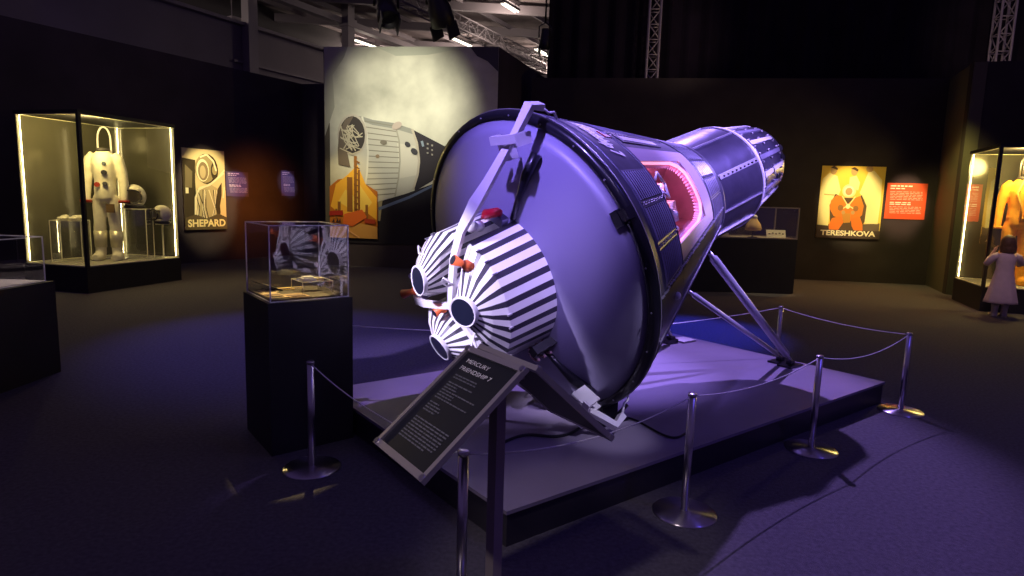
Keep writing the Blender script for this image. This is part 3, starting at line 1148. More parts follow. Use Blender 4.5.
# loose white wires
for pts_ in ([cp(-0.50, 0.42, 140), cp(-0.56, 0.40, 128), cp(-0.62, 0.34, 118), cp(-0.60, 0.30, 108), cp(-0.55, 0.33, 98)],
             [cp(-0.50, 0.36, 212), cp(-0.56, 0.44, 220), cp(-0.58, 0.42, 234), cp(-0.5, 0.36, 240)],
             [cp(-0.58, 0.20, -40), cp(-0.64, 0.26, -52), cp(-0.60, 0.33, -62), cp(-0.5, 0.38, -64)],
             [cp(-0.60, 0.15, 60), cp(-0.66, 0.22, 66), cp(-0.64, 0.16, 80), cp(-0.58, 0.1, 90)]):
    mb = MB()
    mb.tube(pts_, 0.0055, 6)
    mb.build('wire', m_white, capsule)

# ---- support stand: struts, feet, cradle under the rim
stand = thing('support_stand', (2.3, 5.3, PH), 'grey steel support struts with foot plates holding up the capsule nose', 'stand')


def strut(a, c, r0, m=m_tube):
    a = V(a)
    c = V(c)
    mb = MB()
    mb.tube([a, a.lerp(c, 0.04), a.lerp(c, 0.05), a.lerp(c, 0.93), a.lerp(c, 0.95), c], [r0 * 0.5, r0 * 0.6, r0, r0, r0 * 0.55, r0 * 0.5], 14)
    s_ = mb.build('strut', m, stand)
    mb = MB()
    mb.tube([c, c + V((0, 0, -0.02))], r0 * 0.7, 12)
    mb.tube([a - (c - a).normalized() * 0.02, a], r0 * 0.5, 12)
    mb.build('end_joint', m_rim, s_)


A1 = cp(1.24, rc(1.24) + 0.012, -33)
A2 = cp(0.86, rc(0.86) + 0.012, -39)
F_1 = V((2.374, 5.208, PH + 0.05))
F_2 = V((2.34, 5.33, PH + 0.05))
strut(A1, F_1, 0.031)
strut(A2, F_2, 0.019)
mb = MB()
for f_ in (F_1, F_2):
    mb.box(V((f_.x, f_.y, PH + 0.009)), (0.20, 0.12, 0.014), FP)
    mb.box(V((f_.x, f_.y, PH + 0.03)), (0.05, 0.05, 0.035), FP)
mb.build('foot_plate', m_rim, stand)
# rear post with pale plate
rp = V((1.53, 5.98, PH))
strut(cp(1.24, rc(1.24) + 0.012, 213), rp + V((0.02, 0, 0.07)), 0.031)
mb = MB()
mb.box(rp + V((0, 0, 0.02)), (0.14, 0.12, 0.04), FP)
mb.box(rp + V((0.02, 0.0, 0.05)), (0.06, 0.06, 0.03), FP)
mb.build('rear_foot', m_rim, stand)
mb = MB()
mb.box(rp + V((0.17, 0.10, 0.012)), (0.20, 0.16, 0.012), FP)
mb.build('pale_plate', m_ring, stand)
# cradle block under the front rim
mb = MB()
q = cp(-0.02, 0.955, -66)
q = V((0.56, 3.72, 0))
mb.box(V((0.590, 3.72, PH + 0.010)), (0.26, 0.16, 0.02), FP)
mb.box(V((0.590, 3.72, PH + 0.065)), (0.12, 0.10, 0.12), FP)
mb.box(V((0.61, 3.74, PH + 0.13)), (0.17, 0.06, 0.03), FP)
mb.tube([V((0.50, 3.65, PH + 0.06)), V((0.50, 3.65, PH + 0.12))], 0.014, 8)
mb.tube([V((0.66, 3.66, PH + 0.06)), V((0.72, 3.70, PH + 0.11))], 0.012, 8)
mb.build('cradle_block', m_rim, stand)
mb = MB()
mb.box(V((0.33, 4.05, PH + 0.015)), (0.16, 0.16, 0.03), FP)
mb.box(V((0.33, 4.05, PH + 0.045)), (0.10, 0.08, 0.06), FP)
mb.build('cradle_block', m_rim, stand)
mb = MB()
cb_ = []
for i in range(30):
    t = i / 29
    cb_.append(V((0.66 + 0.40 * t, 3.70 - 0.22 * t + 0.10 * math.sin(t * 7), PH + 0.008)))
mb.tube(cb_, 0.007, 6)
cb2 = [V((-0.05 + 0.62 * t, 3.25 + 0.42 * t + 0.07 * math.sin(t * 8), PH + 0.008)) for t in [i / 29 for i in range(30)]]
mb.tube(cb2, 0.009, 6)
tag(mb.build('cable', m_rim, origin=(0.66, 3.7, PH)), 'thin black cable lying on the platform under the capsule rim', 'cable')

# ================================================================== SIGN
SP = [V((-.138, 2.097, .981)), V((.044, 1.828, .986)), V((-.217, 1.630, .723)), V((-.399, 1.899, .718))]
root = thing('information_sign', (-0.035, 1.975, 0), 'dark information board in a silver frame on a grey post, headed MERCURY FRIENDSHIP 7', 'sign')


def sign_panel(P, board, front, txt):
    e1 = (P[1] - P[0])
    W = e1.length
    e1.normalize()
    e2 = (P[3] - P[0])
    H = e2.length
    e2 = (e2 - e2.dot(e1) * e1).normalized()
    n = e2.cross(e1).normalized()
    if n.z < 0:
        n = -n
    Fs = frame(e1, e2, n)

    def at(x, y, z=0):
        return P[0] + e1 * x * W + e2 * y * H + n * z
    mb = MB()
    mb.box(at(.5, .5, 0), (W * 0.98, H * 0.98, 0.008), Fs)
    bd = mb.build('board', board, root)
    for i, (x, y, lx, ly) in enumerate(((.5, 0, W + .02, .022), (.5, 1, W + .02, .022), (0, .5, .018, H), (1, .5, .018, H))):
        mb = MB()
        mb.box(at(x, y, 0.003), (lx, ly, 0.018), Fs)
        q = mb.build('frame_rail', m_alu, bd)
    for x in (0, 1):
        for y in (0, 1):
            mb = MB()
            mb.tube([at(x, y, 0.0), at(x, y, 0.016)], 0.010, 12)
            mb.build('corner_screw', m_steel, bd)
    if txt:
        mb = MB()
        for k, (line, y) in enumerate((('MERCURY', 0.115), ('FRIENDSHIP 7', 0.19))):
            vs, fs, bb = text_mesh(line, 1.0, 0, 0.0)
            sc = 0.042 * H / 0.7
            sc = 0.052 * H
            q = [at(0.14 + (v_.x * sc * 1.42) / W, y - v_.y * sc / H, 0.0062) for v_ in vs]
            mb.add(q, fs)
        mb.build('heading', m_ink, bd)
        mb = MB()
        y = 0.245
        rows = [(.17, .58), (.17, .60), None, (.17, .62), (.17, .38), (.17, .42), (.17, .80), (.17, .45), (.17, .45), (.17, .78), None, (.17, .36), (.17, .42), (.17, .45), (.17, .40), None, None,
                (.17, .84), (.17, .84), (.17, .82), (.17, .84), (.17, .83), (.17, .84), (.17, .82), (.17, .70)]
        for rw in rows:
            if rw:
                x = rw[0]
                while x < rw[1]:
                    ww = min(random.uniform(.03, .085), rw[1] - x)
                    mb.box(at(x + ww / 2, y, 0.0052), (ww * W, 0.0042, 0.0012), Fs)
                    x += ww + .014
            y += 0.0255
        mb.build('body_text', m_ink2, bd)
    return at


sign_panel(SP, m_board, True, True)
SP2 = [V((-.098, 2.125, .981)), V((.082, 1.852, .984)), V((.325, 2.040, .715)), V((.145, 2.313, .712))]
sign_panel(SP2, m_board2, False, False)
mb = MB()
mb.box((-0.035, 1.975, 0.475), (0.048, 0.034, 0.95), rotz(-0.97))
mb.build('post', m_post, root)
mb = MB()
mb.box((-0.035, 1.965, 0.955), (0.22, 0.05, 0.02), rotz(-0.97))
mb.build('head_bracket', m_post, root)
mb = MB()
mb.box((-0.030, 1.935, 0.006), (0.30, 0.13, 0.012), rotz(-0.97))
mb.build('foot_plate', m_post, root)

# ================================================================== STANCHIONS AND ROPES
PZ = 0.604


def make_post():
    r_ = thing('rope_post', (0, 0, 0), 'x', 'barrier post', 'low rope barrier posts around the platform')
    mb = MB()
    mb.lathe([(0.155, 0), (0.155, 0.004), (0.150, 0.009), (0.05, 0.017), (0.012, 0.019)], n=48)
    mb.build('base_disc', m_disc, r_)
    mb = MB()
    mb.lathe([(0.019, 0.015), (0.019, 0.585)], n=24)
    mb.build('pole', m_steel, r_)
    mb = MB()
    mb.lathe([(0.015, 0.585), (0.015, 0.590), (0.021, 0.591), (0.021, 0.602), (0.018, 0.605), (0.002, 0.606)], n=24)
    mb.build('cap', m_steel, r_)
    return r_


POSTS = [((-0.155, 2.138), 'steel rope post in front, cut by the bottom edge beside the sign post'),
         ((0.876, 2.912), 'steel rope post with wide round base in front of the capsule rim'),
         ((1.903, 3.782), 'steel rope post standing before the right half of the platform'),
         ((2.963, 4.603), 'rightmost steel rope post, its round base shining yellow'),
         ((2.470, 5.705), 'farthest steel rope post, beyond the platform behind the strut feet'),
         ((-1.072, 3.298), 'steel rope post in front of the black pedestal with glass box'),
         ((-1.47, 4.42), 'steel rope post hidden behind the black pedestal')]
p0 = make_post()
for i, ((x, y), lab) in enumerate(POSTS):
    o = p0 if i == 0 else copy_tree(p0)
    o.location = (x, y, 0)
    o['label'] = lab
ORD = [(5, 0, 0.05, 'white cord running from the pedestal side down behind the sign'),
       (0, 1, 0.07, 'white cord crossing behind the grey sign post towards the right'),
       (1, 2, 0.05, 'white cord across the right front of the platform'),
       (2, 3, 0.07, 'white cord sagging to the rightmost post'),
       (3, 4, 0.03, 'white cord along the far right end of the platform'),
       (4, 6, 0.14, 'white cord passing behind the capsule')]
for a, c, sag, lab in ORD:
    a = V((*POSTS[a][0], 0.588))
    c = V((*POSTS[c][0], 0.588))
    d_ = (c - a).normalized()
    a = a + d_ * 0.02
    c = c - d_ * 0.02
    mb = MB()
    mb.tube([a.lerp(c, t) - V((0, 0, sag * 4 * t * (1 - t))) for t in [i / 20 for i in range(21)]], 0.0032, 6)
    tag(mb.build('barrier_cord', m_cord, origin=a), lab, 'rope', 'barrier cords')

# ================================================================== GLASS HELPERS


def glass_box(root, P, z0, z1, gm, em, er=0.006, top=True, th=0.006, sides=(0, 1, 2, 3)):
    """P: 4 floor corners in order"""
    c0 = sum((V((*q, 0)) for q in P), V((0, 0, 0))) / 4
    for i in sides:
        a = V((*P[i], 0))
        c = V((*P[(i + 1) % 4], 0))
        d_ = (c - a)
        L = d_.length
        d_.normalize()
        n_ = V((-d_.y, d_.x, 0))
        mid = (a + c) / 2
        if (c0 - mid).dot(n_) < 0:
            n_ = -n_
        mb = MB()
        q = [a + n_ * 0.001, c + n_ * 0.001]
        mb.add([q[0] + V((0, 0, z0)), q[1] + V((0, 0, z0)), q[1] + V((0, 0, z1)), q[0] + V((0, 0, z1))], [(0, 1, 2, 3)])
        mb.build('glass_side', gm, root)
    if top:
        mb = MB()
        mb.add([V((*q, z1)) for q in P], [(0, 1, 2, 3)])
        mb.build('glass_top', gm, root)
    mb = MB()
    for i in range(4):
        a, c = V((*P[i], 0)), V((*P[(i + 1) % 4], 0))
        mb.box(a + V((0, 0, (z0 + z1) / 2)), (er, er, z1 - z0), rotz(math.atan2((c - a).y, (c - a).x)))
        R = rotz(math.atan2((c - a).y, (c - a).x))
        mb.box((a + c) / 2 + V((0, 0, z1)), ((c - a).length, er, er), R)
        mb.box((a + c) / 2 + V((0, 0, z0 + er / 2)), ((c - a).length, er, er * 0.7), R)
    mb.build('polished_edges', em, root)


# ---- pedestal with small glass box (left of the capsule)
PD = [(-1.344, 3.430), (-0.960, 3.754), (-1.274, 4.163), (-1.658, 3.845)]
pc = V((sum(q[0] for q in PD) / 4, sum(q[1] for q in PD) / 4, 0))
root = thing('display_pedestal', pc, 'tall black pedestal topped by a clear glass box, left of the capsule', 'pedestal')
mb = MB()
mb.prism(PD, 0, 0.885)
mb.build('plinth', m_plinth, root)


def inset(P, f):
    cx = sum(q[0] for q in P) / 4
    cy = sum(q[1] for q in P) / 4
    return [(cx + (q[0] - cx) * f, cy + (q[1] - cy) * f) for q in P]


PI_ = inset(PD, 0.925)
mb = MB()
mb.prism(inset(PD, 0.90), 0.885, 0.900)
mb.build('display_board', mat('ochre_display_board', (0.085, 0.06, 0.03), 0.7), root)
glass_box(root, PI_, 0.886, 1.315, m_acr, m_edge, 0.006)
pe1 = V((PD[1][0] - PD[0][0], PD[1][1] - PD[0][1], 0)).normalized()
pe2 = V((PD[3][0] - PD[0][0], PD[3][1] - PD[0][1], 0)).normalized()
PW = 0.50
FE = frame(pe1, V((-pe1.y, pe1.x, 0)), V((0, 0, 1)))


def pat(x, y, z=0.0):
    return V((PD[0][0], PD[0][1], 0)) + pe1 * x * 0.502 + pe2 * y * 0.52 + V((0, 0, z))


CARDS = [((.16, .34), (.10, .22), 'pale gold printed card lying at the left front of the pedestal glass box', (0.75, 0.55, 0.30)),
         ((.38, .20), (.12, .14), 'brown photo card lying in the front corner of the pedestal glass box', (0.50, 0.32, 0.16)),
         ((.20, .66), (.09, .12), 'cream card lying at the rear left in the pedestal glass box', (0.80, 0.62, 0.35)),
         ((.40, .76), (.13, .09), 'bright yellow card lying at the back of the pedestal glass box', (0.85, 0.62, 0.18))]
for (x, y), (a, c), lab, colr in CARDS:
    mb = MB()
    q = pat(x, y, 0.9035)
    mb.box(q, (a, c, 0.004), FE, 0)
    mb.box(q + V((0, 0, 0.0028)), (a * .8, c * .3, 0.001), FE, 1)
    for k in range(4):
        mb.box(q + V((0, 0, 0.0028)) - FE @ V((0, c * (.25 + .05 * k), 0)) + FE @ V((0, 0, 0)), (a * .7, c * .02, 0.001), FE, 2)
    tag(mb.build('card', [cmat(colr), cmat((0.25, 0.16, 0.10)), cmat((0.12, 0.08, 0.05))], origin=q), lab, 'card', 'cards inside the pedestal glass box')
q = pat(.24, .80, 0.925)
mb = MB()
Rt = FE @ Matrix.Rotation(0.35, 3, 'Y')
mb.box(q, (0.13, 0.17, 0.006), Rt)
mb.box(q + V((0, 0, 0.005)), (0.05, 0.06, 0.004), Rt, 1)
mb.box(q - V((0, 0, 0.018)), (0.05, 0.10, 0.006), FE, 0)
tag(mb.build('tilted_plaque', [m_board, cmat((0.85, 0.72, 0.40))], origin=q), 'dark tilted plaque with a cream label at the rear of the pedestal glass box', 'plaque')
# clear acrylic stand with a pale instrument on it
root = thing('acrylic_stand', pat(.70, .55, 0.90), 'low clear acrylic stand inside the pedestal glass box', 'display stand')
mb = MB()
c = [pat(.52, .36), pat(.90, .36), pat(.90, .76), pat(.52, .76)]
top_ = [V((v_.x, v_.y, 0.965)) for v_ in c]
mb.add(top_, [(0, 1, 2, 3)])
for i in range(4):
    j = (i + 1) % 4
    mb.add([V((c[i].x, c[i].y, .902)), V((c[j].x, c[j].y, .902)), top_[j], top_[i]], [(0, 1, 2, 3)])
mb.build('clear_sheet', m_acr, root)
mb = MB()
for i in range(4):
    j = (i + 1) % 4
    mb.tube([top_[i], top_[j]], 0.0025, 6)
    mb.tube([top_[i], V((c[i].x, c[i].y, .902))], 0.0025, 6)
mb.build('bright_edges', m_edgey, root)
mb = MB()
q = pat(.66, .58, 0.972)
mb.box(q, (0.085, 0.075, 0.012), FE)
mb.box(q + V((0, 0, 0.010)), (0.06, 0.05, 0.01), FE)
mb.box(q + pe1 * 0.07 - V((0, 0, 0.002)), (0.05, 0.05, 0.008), FE, 1)
tag(mb.build('instrument', [cmat((0.85, 0.84, 0.80)), cmat((0.80, 0.62, 0.25))], origin=q), 'small pale flat instrument on the clear stand in the pedestal glass box', 'instrument')
spot('spot_pedestal', (-1.9, 6.4, 5.2), (-1.31, 3.82, 0.92), 1900, (1.0, 0.74, 0.30), 5.8, 0.3, 0.03)

# ---- low pedestal at the left edge
LP = [(-3.69, 3.55), (-3.66, 4.99), (-5.15, 5.05), (-5.18, 3.60)]
root = thing('display_pedestal', (-4.4, 4.3, 0), 'low wide black pedestal with glass cover, cut by the left edge', 'pedestal')
mb = MB()
mb.prism(LP, 0, 0.745)
mb.build('plinth', m_plinth, root)
mb = MB()
mb.prism(inset(LP, .93), 0.745, 0.752)
mb.build('display_board', mat('pale_display_board', (0.55, 0.52, 0.48), 0.6), root)
glass_box(root, inset(LP, 0.94), 0.746, 1.10, m_acr, m_edge, 0.007)
mb = MB()
q = V((-4.5, 4.4, 0.77))
mb.box(q, (0.42, 0.30, 0.03), rotz(0.3))
mb.box(q + V((0, 0, 0.016)), (0.40, 0.28, 0.003), rotz(0.3), 1)
mb.box(q + V((0, 0, 0.019)), (0.004, 0.28, 0.003), rotz(0.3), 0)
tag(mb.build('open_book', [m_halld, cmat((0.75, 0.72, 0.65))], origin=q), 'open book lying inside the low left glass case', 'book')
spot('spot_left_pedestal', (-3.2, 7.6, 4.8), (-4.2, 4.6, 0.75), 500, (1.0, 0.8, 0.75), 14, 0.5, 0.05)

# ================================================================== SUIT CASES


def suit_case(A, B, C_, lab, top=2.53, base=0.37, leds=(1, 2, 3), postc=0, backs=(1, 2)):
    A = V((*A, 0))
    B = V((*B, 0))
    C_ = V((*C_, 0))
    D = B + C_ - A
    P = [A, C_, D, B]      # counter-clockwise-ish: front corner, right, back, left
    cen = (A + D) / 2
    root = thing('suit_display_case', cen, lab, 'glass case', 'lit glass suit cases')
    mb = MB()
    mb.prism([(q.x, q.y) for q in P], 0, base)
    mb.build('base', m_plinth, root)
    mb = MB()
    mb.prism([tuple((cen + (q - cen) * 0.96).xy) for q in P], base, base + 0.012)
    mb.build('case_floor', m_casefloor, root)
    mb = MB()
    mb.prism([tuple((cen + (q - cen) * 1.0).xy) for q in P], top - 0.03, top + 0.02)
    mb.build('top_panel', m_plinth, root)
    Pi = [tuple((cen + (q - cen) * 0.975).xy) for q in P]
    for i in range(4):
        a, c = V((*Pi[i], 0)), V((*Pi[(i + 1) % 4], 0))
        if i in backs:
            mb = MB()
            d_ = (c - a).normalized()
            mb.box((a + c) / 2 + V((0, 0, (base + top) / 2)), ((c - a).length, 0.012, top - base - 0.07), frame(d_, V((-d_.y, d_.x, 0)), V((0, 0, 1))))
            mb.build('back_panel', m_casep, root)
        else:
            mb = MB()
            mb.add([a + V((0, 0, base + .01)), c + V((0, 0, base + .01)), c + V((0, 0, top - .03)), a + V((0, 0, top - .03))], [(0, 1, 2, 3)])
            mb.build('glass_side', m_glass, root)
    mb = MB()
    q = V((*Pi[0], 0))
    mb.box(q + V((0, 0, (base + top) / 2)), (0.045, 0.045, top - base), frame((C_ - A).normalized(), V((-(C_ - A).y, (C_ - A).x, 0)).normalized(), V((0, 0, 1))))
    mb.build('corner_post', m_fix, root)
    for i in leds:
        q = V((*Pi[i], 0))
        q = q + (cen - q).normalized() * 0.045
        mb = MB()
        mb.box(q + V((0, 0, (base + top) / 2)), (0.009, 0.009, top - base - 0.08), rotz(0.5))
        mb.build('led_strip', m_led, root)
    # pale frame lines under the top and on the base
    for zz in (top - 0.035, base + 0.015):
        mb = MB()
        for i in range(4):
            mb.tube([V((*Pi[i], zz)), V((*Pi[(i + 1) % 4], zz))], 0.008, 6)
        mb.build('frame_line', m_edgey, root)
    return cen, P


cenL, PL = suit_case((-6.02, 8.85), (-7.14, 9.15), (-5.57, 10.52), 'tall lit glass case on black base holding the white suit, at left')
cenR, PR = suit_case((7.27, 9.69), (7.74, 11.0), (8.55, 9.23), 'tall lit glass case on black base holding the orange suit, at right', leds=(3, 2), backs=(1, 2))
point('case_light_left', (-6.12, 9.22, 2.34), 52, (1.0, 0.74, 0.25), 0.15)
point('case_light_right', (7.75, 9.80, 2.34), 100, (1.0, 0.72, 0.20), 0.15)


def suit(name, base, z0, H, yaw, m, lab, wf=0.57, cuff_m=None):
    """headless pressure suit; H = shoulder height above z0; faces -Y before yaw"""
    R = rotz(yaw)
    o = V((base[0], base[1], z0))

    def T(x, y, z):
        return o + R @ V((x * H * wf, y * H, z * H))
    root = thing(name, o, lab, 'space suit')
    mb = MB()
    # legs
    for s_ in (-1, 1):
        mb.tube([T(.12 * s_, 0, .055), T(.115 * s_, 0, .14), T(.115 * s_, .0, .30), T(.105 * s_, -.005, .36), T(.10 * s_, 0, .50), T(.075 * s_, 0, .58)],
                [.044 * H, .045 * H, .052 * H, .050 * H, .058 * H, .062 * H], 16)
        mb.tube([T(.13 * s_, .03, .035), T(.135 * s_, -.05, .035), T(.14 * s_, -.11, .028)], [.045 * H, .045 * H, .032 * H], 12)
        # arms
        mb.tube([T(.13 * s_, 0, .955), T(.20 * s_, 0, .915), T(.245 * s_, .005, .80), T(.262 * s_, 0, .70), T(.268 * s_, -.02, .60), T(.272 * s_, -.03, .545)],
                [.050 * H, .048 * H, .043 * H, .040 * H, .036 * H, .033 * H], 14)
    for z, rx, ry in ():
        pass
    rings = []
    for z, rx, ry in ((.53, .10, .08), (.57, .155, .10), (.64, .158, .105), (.72, .150, .10), (.80, .165, .11), (.88, .178, .115), (.94, .165, .10), (.975, .12, .085), (1.0, .075, .07)):
        rings.append([T(rx * math.cos(2 * PI * k / 24), ry * math.sin(2 * PI * k / 24), z) for k in range(24)])
    mb.loft(rings)
    remesh(mb.build('suit_body', m, root), 0.014, 3)
    # neck ring
    mb = MB()
    mb.loft([[T(r_ * math.cos(2 * PI * k / 24), r_ * math.sin(2 * PI * k / 24), z) for k in range(24)] for r_, z in ((.085, .985), (.088, 1.0), (.082, 1.018), (.066, 1.015), (.062, .995))])
    mb.build('neck_ring', m_halld, root)
    # cuffs
    for s_ in (-1, 1):
        mb = MB()
        mb.tube([T(.272 * s_, -.028, .55), T(.273 * s_, -.03, .53)], .047 * H, 14)
        mb.build('cuff', cuff_m or cmat((0.35, 0.04, 0.03)), root)
    return root, T


rootL, TL = suit('space_suit', (-6.30, 9.80), 0.385, 1.68, 0.25, m_suitw, 'white pressure suit standing headless in the left lit glass case')
for (x, z, r_, colr) in ((-.055, .69, .022, (.35, .04, .03)), (.055, .70, .018, (.08, .08, .10)), (.05, .80, .022, (.03, .03, .04)), (.055, .88, .016, (.12, .14, .18))):
    mb = MB()
    mb.tube([TL(x, -.095, z), TL(x, -.118, z)], r_ * 1.68, 14)
    mb.build('valve', cmat(colr), rootL)
mb = MB()
mb.box(TL(.10, -.085, .48), (0.11, 0.03, 0.13), rotz(0.25))
mb.build('thigh_patch', cmat((.16, .10, .05)), rootL)
for s_ in (-1, 1):
    mb = MB()
    mb.tube([TL(.115 * s_, 0, .12), TL(.115 * s_, 0, .27)], [.050 * 1.68, .056 * 1.68], 16)
    mb.build('boot_cover', mat('silver_boot_cover', (0.62, 0.58, 0.46), 0.35, metal=0.4, bump=0.5, bscale=12), rootL)
root = thing('suit_hanger', TL(0, .12, 0), 'tall white arched tube stand rising behind the white suit', 'hanger')
mb = MB()
arch = [TL(-.155, .13, 0.0), TL(-.155, .13, 1.0), TL(-.155, .13, 1.10)]
for k in range(1, 10):
    a = PI - PI * k / 9
    arch.append(TL(-.06 + .095 * math.cos(a), .13, 1.10 + .12 * math.sin(a)))
arch += [TL(.035, .13, 0.0)]
mb.tube(arch, 0.014, 10)
mb.build('arch_tube', m_white, root)
mb = MB()
mb.box(TL(0, .13, 0.004), (0.36, 0.2, 0.012), rotz(.25))
mb.build('foot_plate', m_white, root)
rootR, TR = suit('space_suit', (8.03, 10.12), 0.385, 1.68, -0.45, m_suito, 'bright orange pressure suit standing in the right lit glass case', 0.62, m_suito)
mb = MB()
for s_ in (-1, 1):
    mb.tube([TR(.03 * s_, -.10, .98), TR(.10 * s_, -.12, .86), TR(.03 * s_, -.125, .74), TR(.02 * s_, -.11, .60)], .010 * 1.68, 8)
mb.tube([TR(-.155, -.03, .64), TR(0, -.112, .63), TR(.155, -.03, .64)], .012 * 1.68, 8)
mb.build('harness', cmat((.80, .42, .10)), rootR)
mb = MB()
mb.tube([TR(-.02, .12, 0.9), TR(-.02, .12, 1.16), TR(.0, .12, 1.2), TR(.02, .12, 1.16), TR(.02, .12, .9)], 0.012, 8)
mb.tube([TR(0, .12, 0.0), TR(0, .12, .95)], 0.014, 8)
tag(mb.build('suit_hanger', m_steel, origin=TR(0, .12, 0)), 'narrow steel stand rising behind the orange suit collar', 'hanger')


def acr_block(x, y, w, d, h, yaw, lab):
    root = thing('acrylic_plinth', (x, y, 0.382), lab, 'display stand', 'clear plinths in the left suit case')
    R = rotz(yaw)
    P = [tuple((V((x, y, 0)) + R @ V((sx * w / 2, sy * d / 2, 0))).xy) for sx, sy in ((-1, -1), (1, -1), (1, 1), (-1, 1))]
    glass_box(root, P, 0.384, 0.384 + h, m_acr, m_edgey, 0.010)
    return root


acr_block(-6.02, 10.02, 0.44, 0.36, 0.80, 0.25, 'clear acrylic plinth carrying the helmet right of the white suit')
acr_block(-6.62, 9.42, 0.40, 0.34, 0.62, 0.25, 'clear acrylic plinth carrying the gloves left of the white suit')


def helmet(c, s, yaw, lab, m, vis):
    root = thing('helmet', c, lab, 'helmet', None)
    c = V(c)
    R = rotz(yaw)
    mb = MB()
    n = 28
    rings = []
    for k in range(13):
        a = 0.02 + (PI - 0.55) * k / 12
        rings.append([c + R @ (s * V((0.135 * math.sin(a) * math.cos(2 * PI * i / n), 0.15 * math.sin(a) * math.sin(2 * PI * i / n), 0.15 + 0.15 * math.cos(a)))) for i in range(n)])
    vs = [q for r_ in rings for q in r_]
    fs = []
    for k in range(12):
        for i in range(n):
            j = (i + 1) % n
            q = R.inverted() @ (sum((rings[a_][b_] for a_, b_ in ((k, i), (k, j), (k + 1, j), (k + 1, i))), V((0, 0, 0))) / 4 - c)
            if q.y < -0.06 * s and 0.07 * s < q.z < 0.22 * s and abs(q.x) < 0.10 * s:
                continue
            fs.append((k * n + i, k * n + j, (k + 1) * n + j, (k + 1) * n + i))
    mb.add(vs, fs, 0, True)
    sh = mb.build('shell', m, root)
    so = sh.modifiers.new('solid', 'SOLIDIFY')
    so.thickness = 0.012
    mb = MB()
    mb.loft([[c + R @ (s * V((r_ * math.cos(2 * PI * k / 24), r_ * math.sin(2 * PI * k / 24), z))) for k in range(24)] for r_, z in ((.11, 0), (.118, .005), (.118, .035), (.10, .04))])
    mb.build('neck_ring', m_halld, root)
    mb = MB()
    ar = [c + R @ (s * V((0.108 * math.cos(a), -0.085 - 0.055 * math.sin(abs(a) if 0 else PI / 2) * 1, 0.145 + 0.085 * math.sin(a)))) for a in [2 * PI * k / 20 for k in range(21)]]
    mb.tube(ar, 0.010 * s, 8)
    mb.build('visor_rim', vis, root)
    return root


helmet((-6.00, 10.02, 1.192), 1.25, 0.35, 'white helmet with open visor on the clear plinth beside the white suit', m_suitw, m_halld)
helmet((-5.72, 10.28, 0.95), 1.0, -0.5, 'white helmet standing in for a reflection near the right edge of the left glass case', m_suitw, m_halld)  # modelled in place of a helmet's reflection in the right glass
mb = MB()
mb.lathe([(0.12, 0.384), (0.12, 0.392), (0.012, 0.396), (0.012, 0.93), (0.10, 0.935), (0.10, 0.948), (0.01, 0.949)], (-5.72, 10.28, 0), 24)
tag(mb.build('helmet_stand', m_edgey, origin=(-5.72, 10.28, .384)), 'thin round stand added under the stand-in helmet at the right edge of the left glass case', 'stand')  # added only to carry the stand-in helmet
# gloves: palm, five fingers


def glove(c, yaw, lab):
    c = V(c)
    R = rotz(yaw)
    mb = MB()

    def G(x, y, z):
        return c + R @ V((x, y, z))
    mb.tube([G(0, .12, .035), G(0, .03, .035)], [.042, .036], 12)
    mb.tube([G(0, .04, .035), G(0, -.05, .032)], [.040, .044], 12)
    for k, (x, l_) in enumerate(((-.036, .06), (-.012, .078), (.012, .073), (.034, .055))):
        mb.tube([G(x, -.03, .034), G(x * 1.15, -.05 - l_ * .55, .036), G(x * 1.2, -.05 - l_, .024)], [.014, .0125, .010], 8)
    mb.tube([G(-.035, .01, .034), G(-.065, -.02, .034), G(-.075, -.05, .028)], [.016, .014, .011], 8)
    o = mb.build('glove', m_suitw, origin=c)
    remesh(o, 0.006, 2)
    tag(o, lab, 'glove', 'gloves on the clear plinth')


glove((-6.70, 9.42, 1.008), 0.4, 'left one of two pale gloves on the clear plinth beside the white suit')
glove((-6.54, 9.44, 1.008), 0.1, 'right one of two pale gloves on the clear plinth beside the white suit')

# ---- black plinth with wall vitrine behind the nose
BX = [(2.5, 10.95), (4.96, 11.03), (4.93, 11.95), (2.47, 11.87)]
root = thing('display_pedestal', (3.7, 11.4, 0), 'long black plinth with low glass vitrine, behind the capsule nose', 'pedestal')
mb = MB()
mb.prism(BX, 0, 0.955)
mb.build('plinth', m_plinth, root)
mb = MB()
mb.prism(inset(BX, .97), 0.955, 0.962)
mb.build('display_board', mat('dim_display_board', (0.30, 0.26, 0.20), 0.7), root)
glass_box(root, inset(BX, 0.985), 0.956, 1.50, m_acr, mat('vitrine_edge', (0.30, 0.25, 0.22), 0.5), 0.022)
mb = MB()
q = V((4.66, 11.25, 1.00))
mb.box(q + V((0, 0, 0.04)), (0.34, 0.015, 0.14), Matrix.Rotation(-0.35, 3, 'X'))
for k in range(5):
    mb.box(q + V((-0.12 + 0.06 * k, -0.012, 0.04 + 0.012 * (k % 2))), (0.03, 0.006, 0.02), Matrix.Rotation(-0.35, 3, 'X'), 1)
tag(mb.build('placard', [cmat((0.90, 0.85, 0.60)), cmat((0.15, 0.12, 0.08))], origin=q), 'cream placard with small dark marks inside the vitrine behind the capsule nose', 'placard')
mb = MB()
mb.box(V((3.72, 11.25, 1.0)), (0.16, 0.12, 0.06), rotz(.2))
tag(mb.build('small_box', cmat((0.85, 0.78, 0.55)), origin=(3.72, 11.25, .965)), 'small cream box inside the vitrine, left of the bust-like model', 'box')
root = thing('capsule_model', (4.27, 11.3, 0.963), 'small tan bell-shaped model on a thin stand inside the vitrine', 'model')
mb = MB()
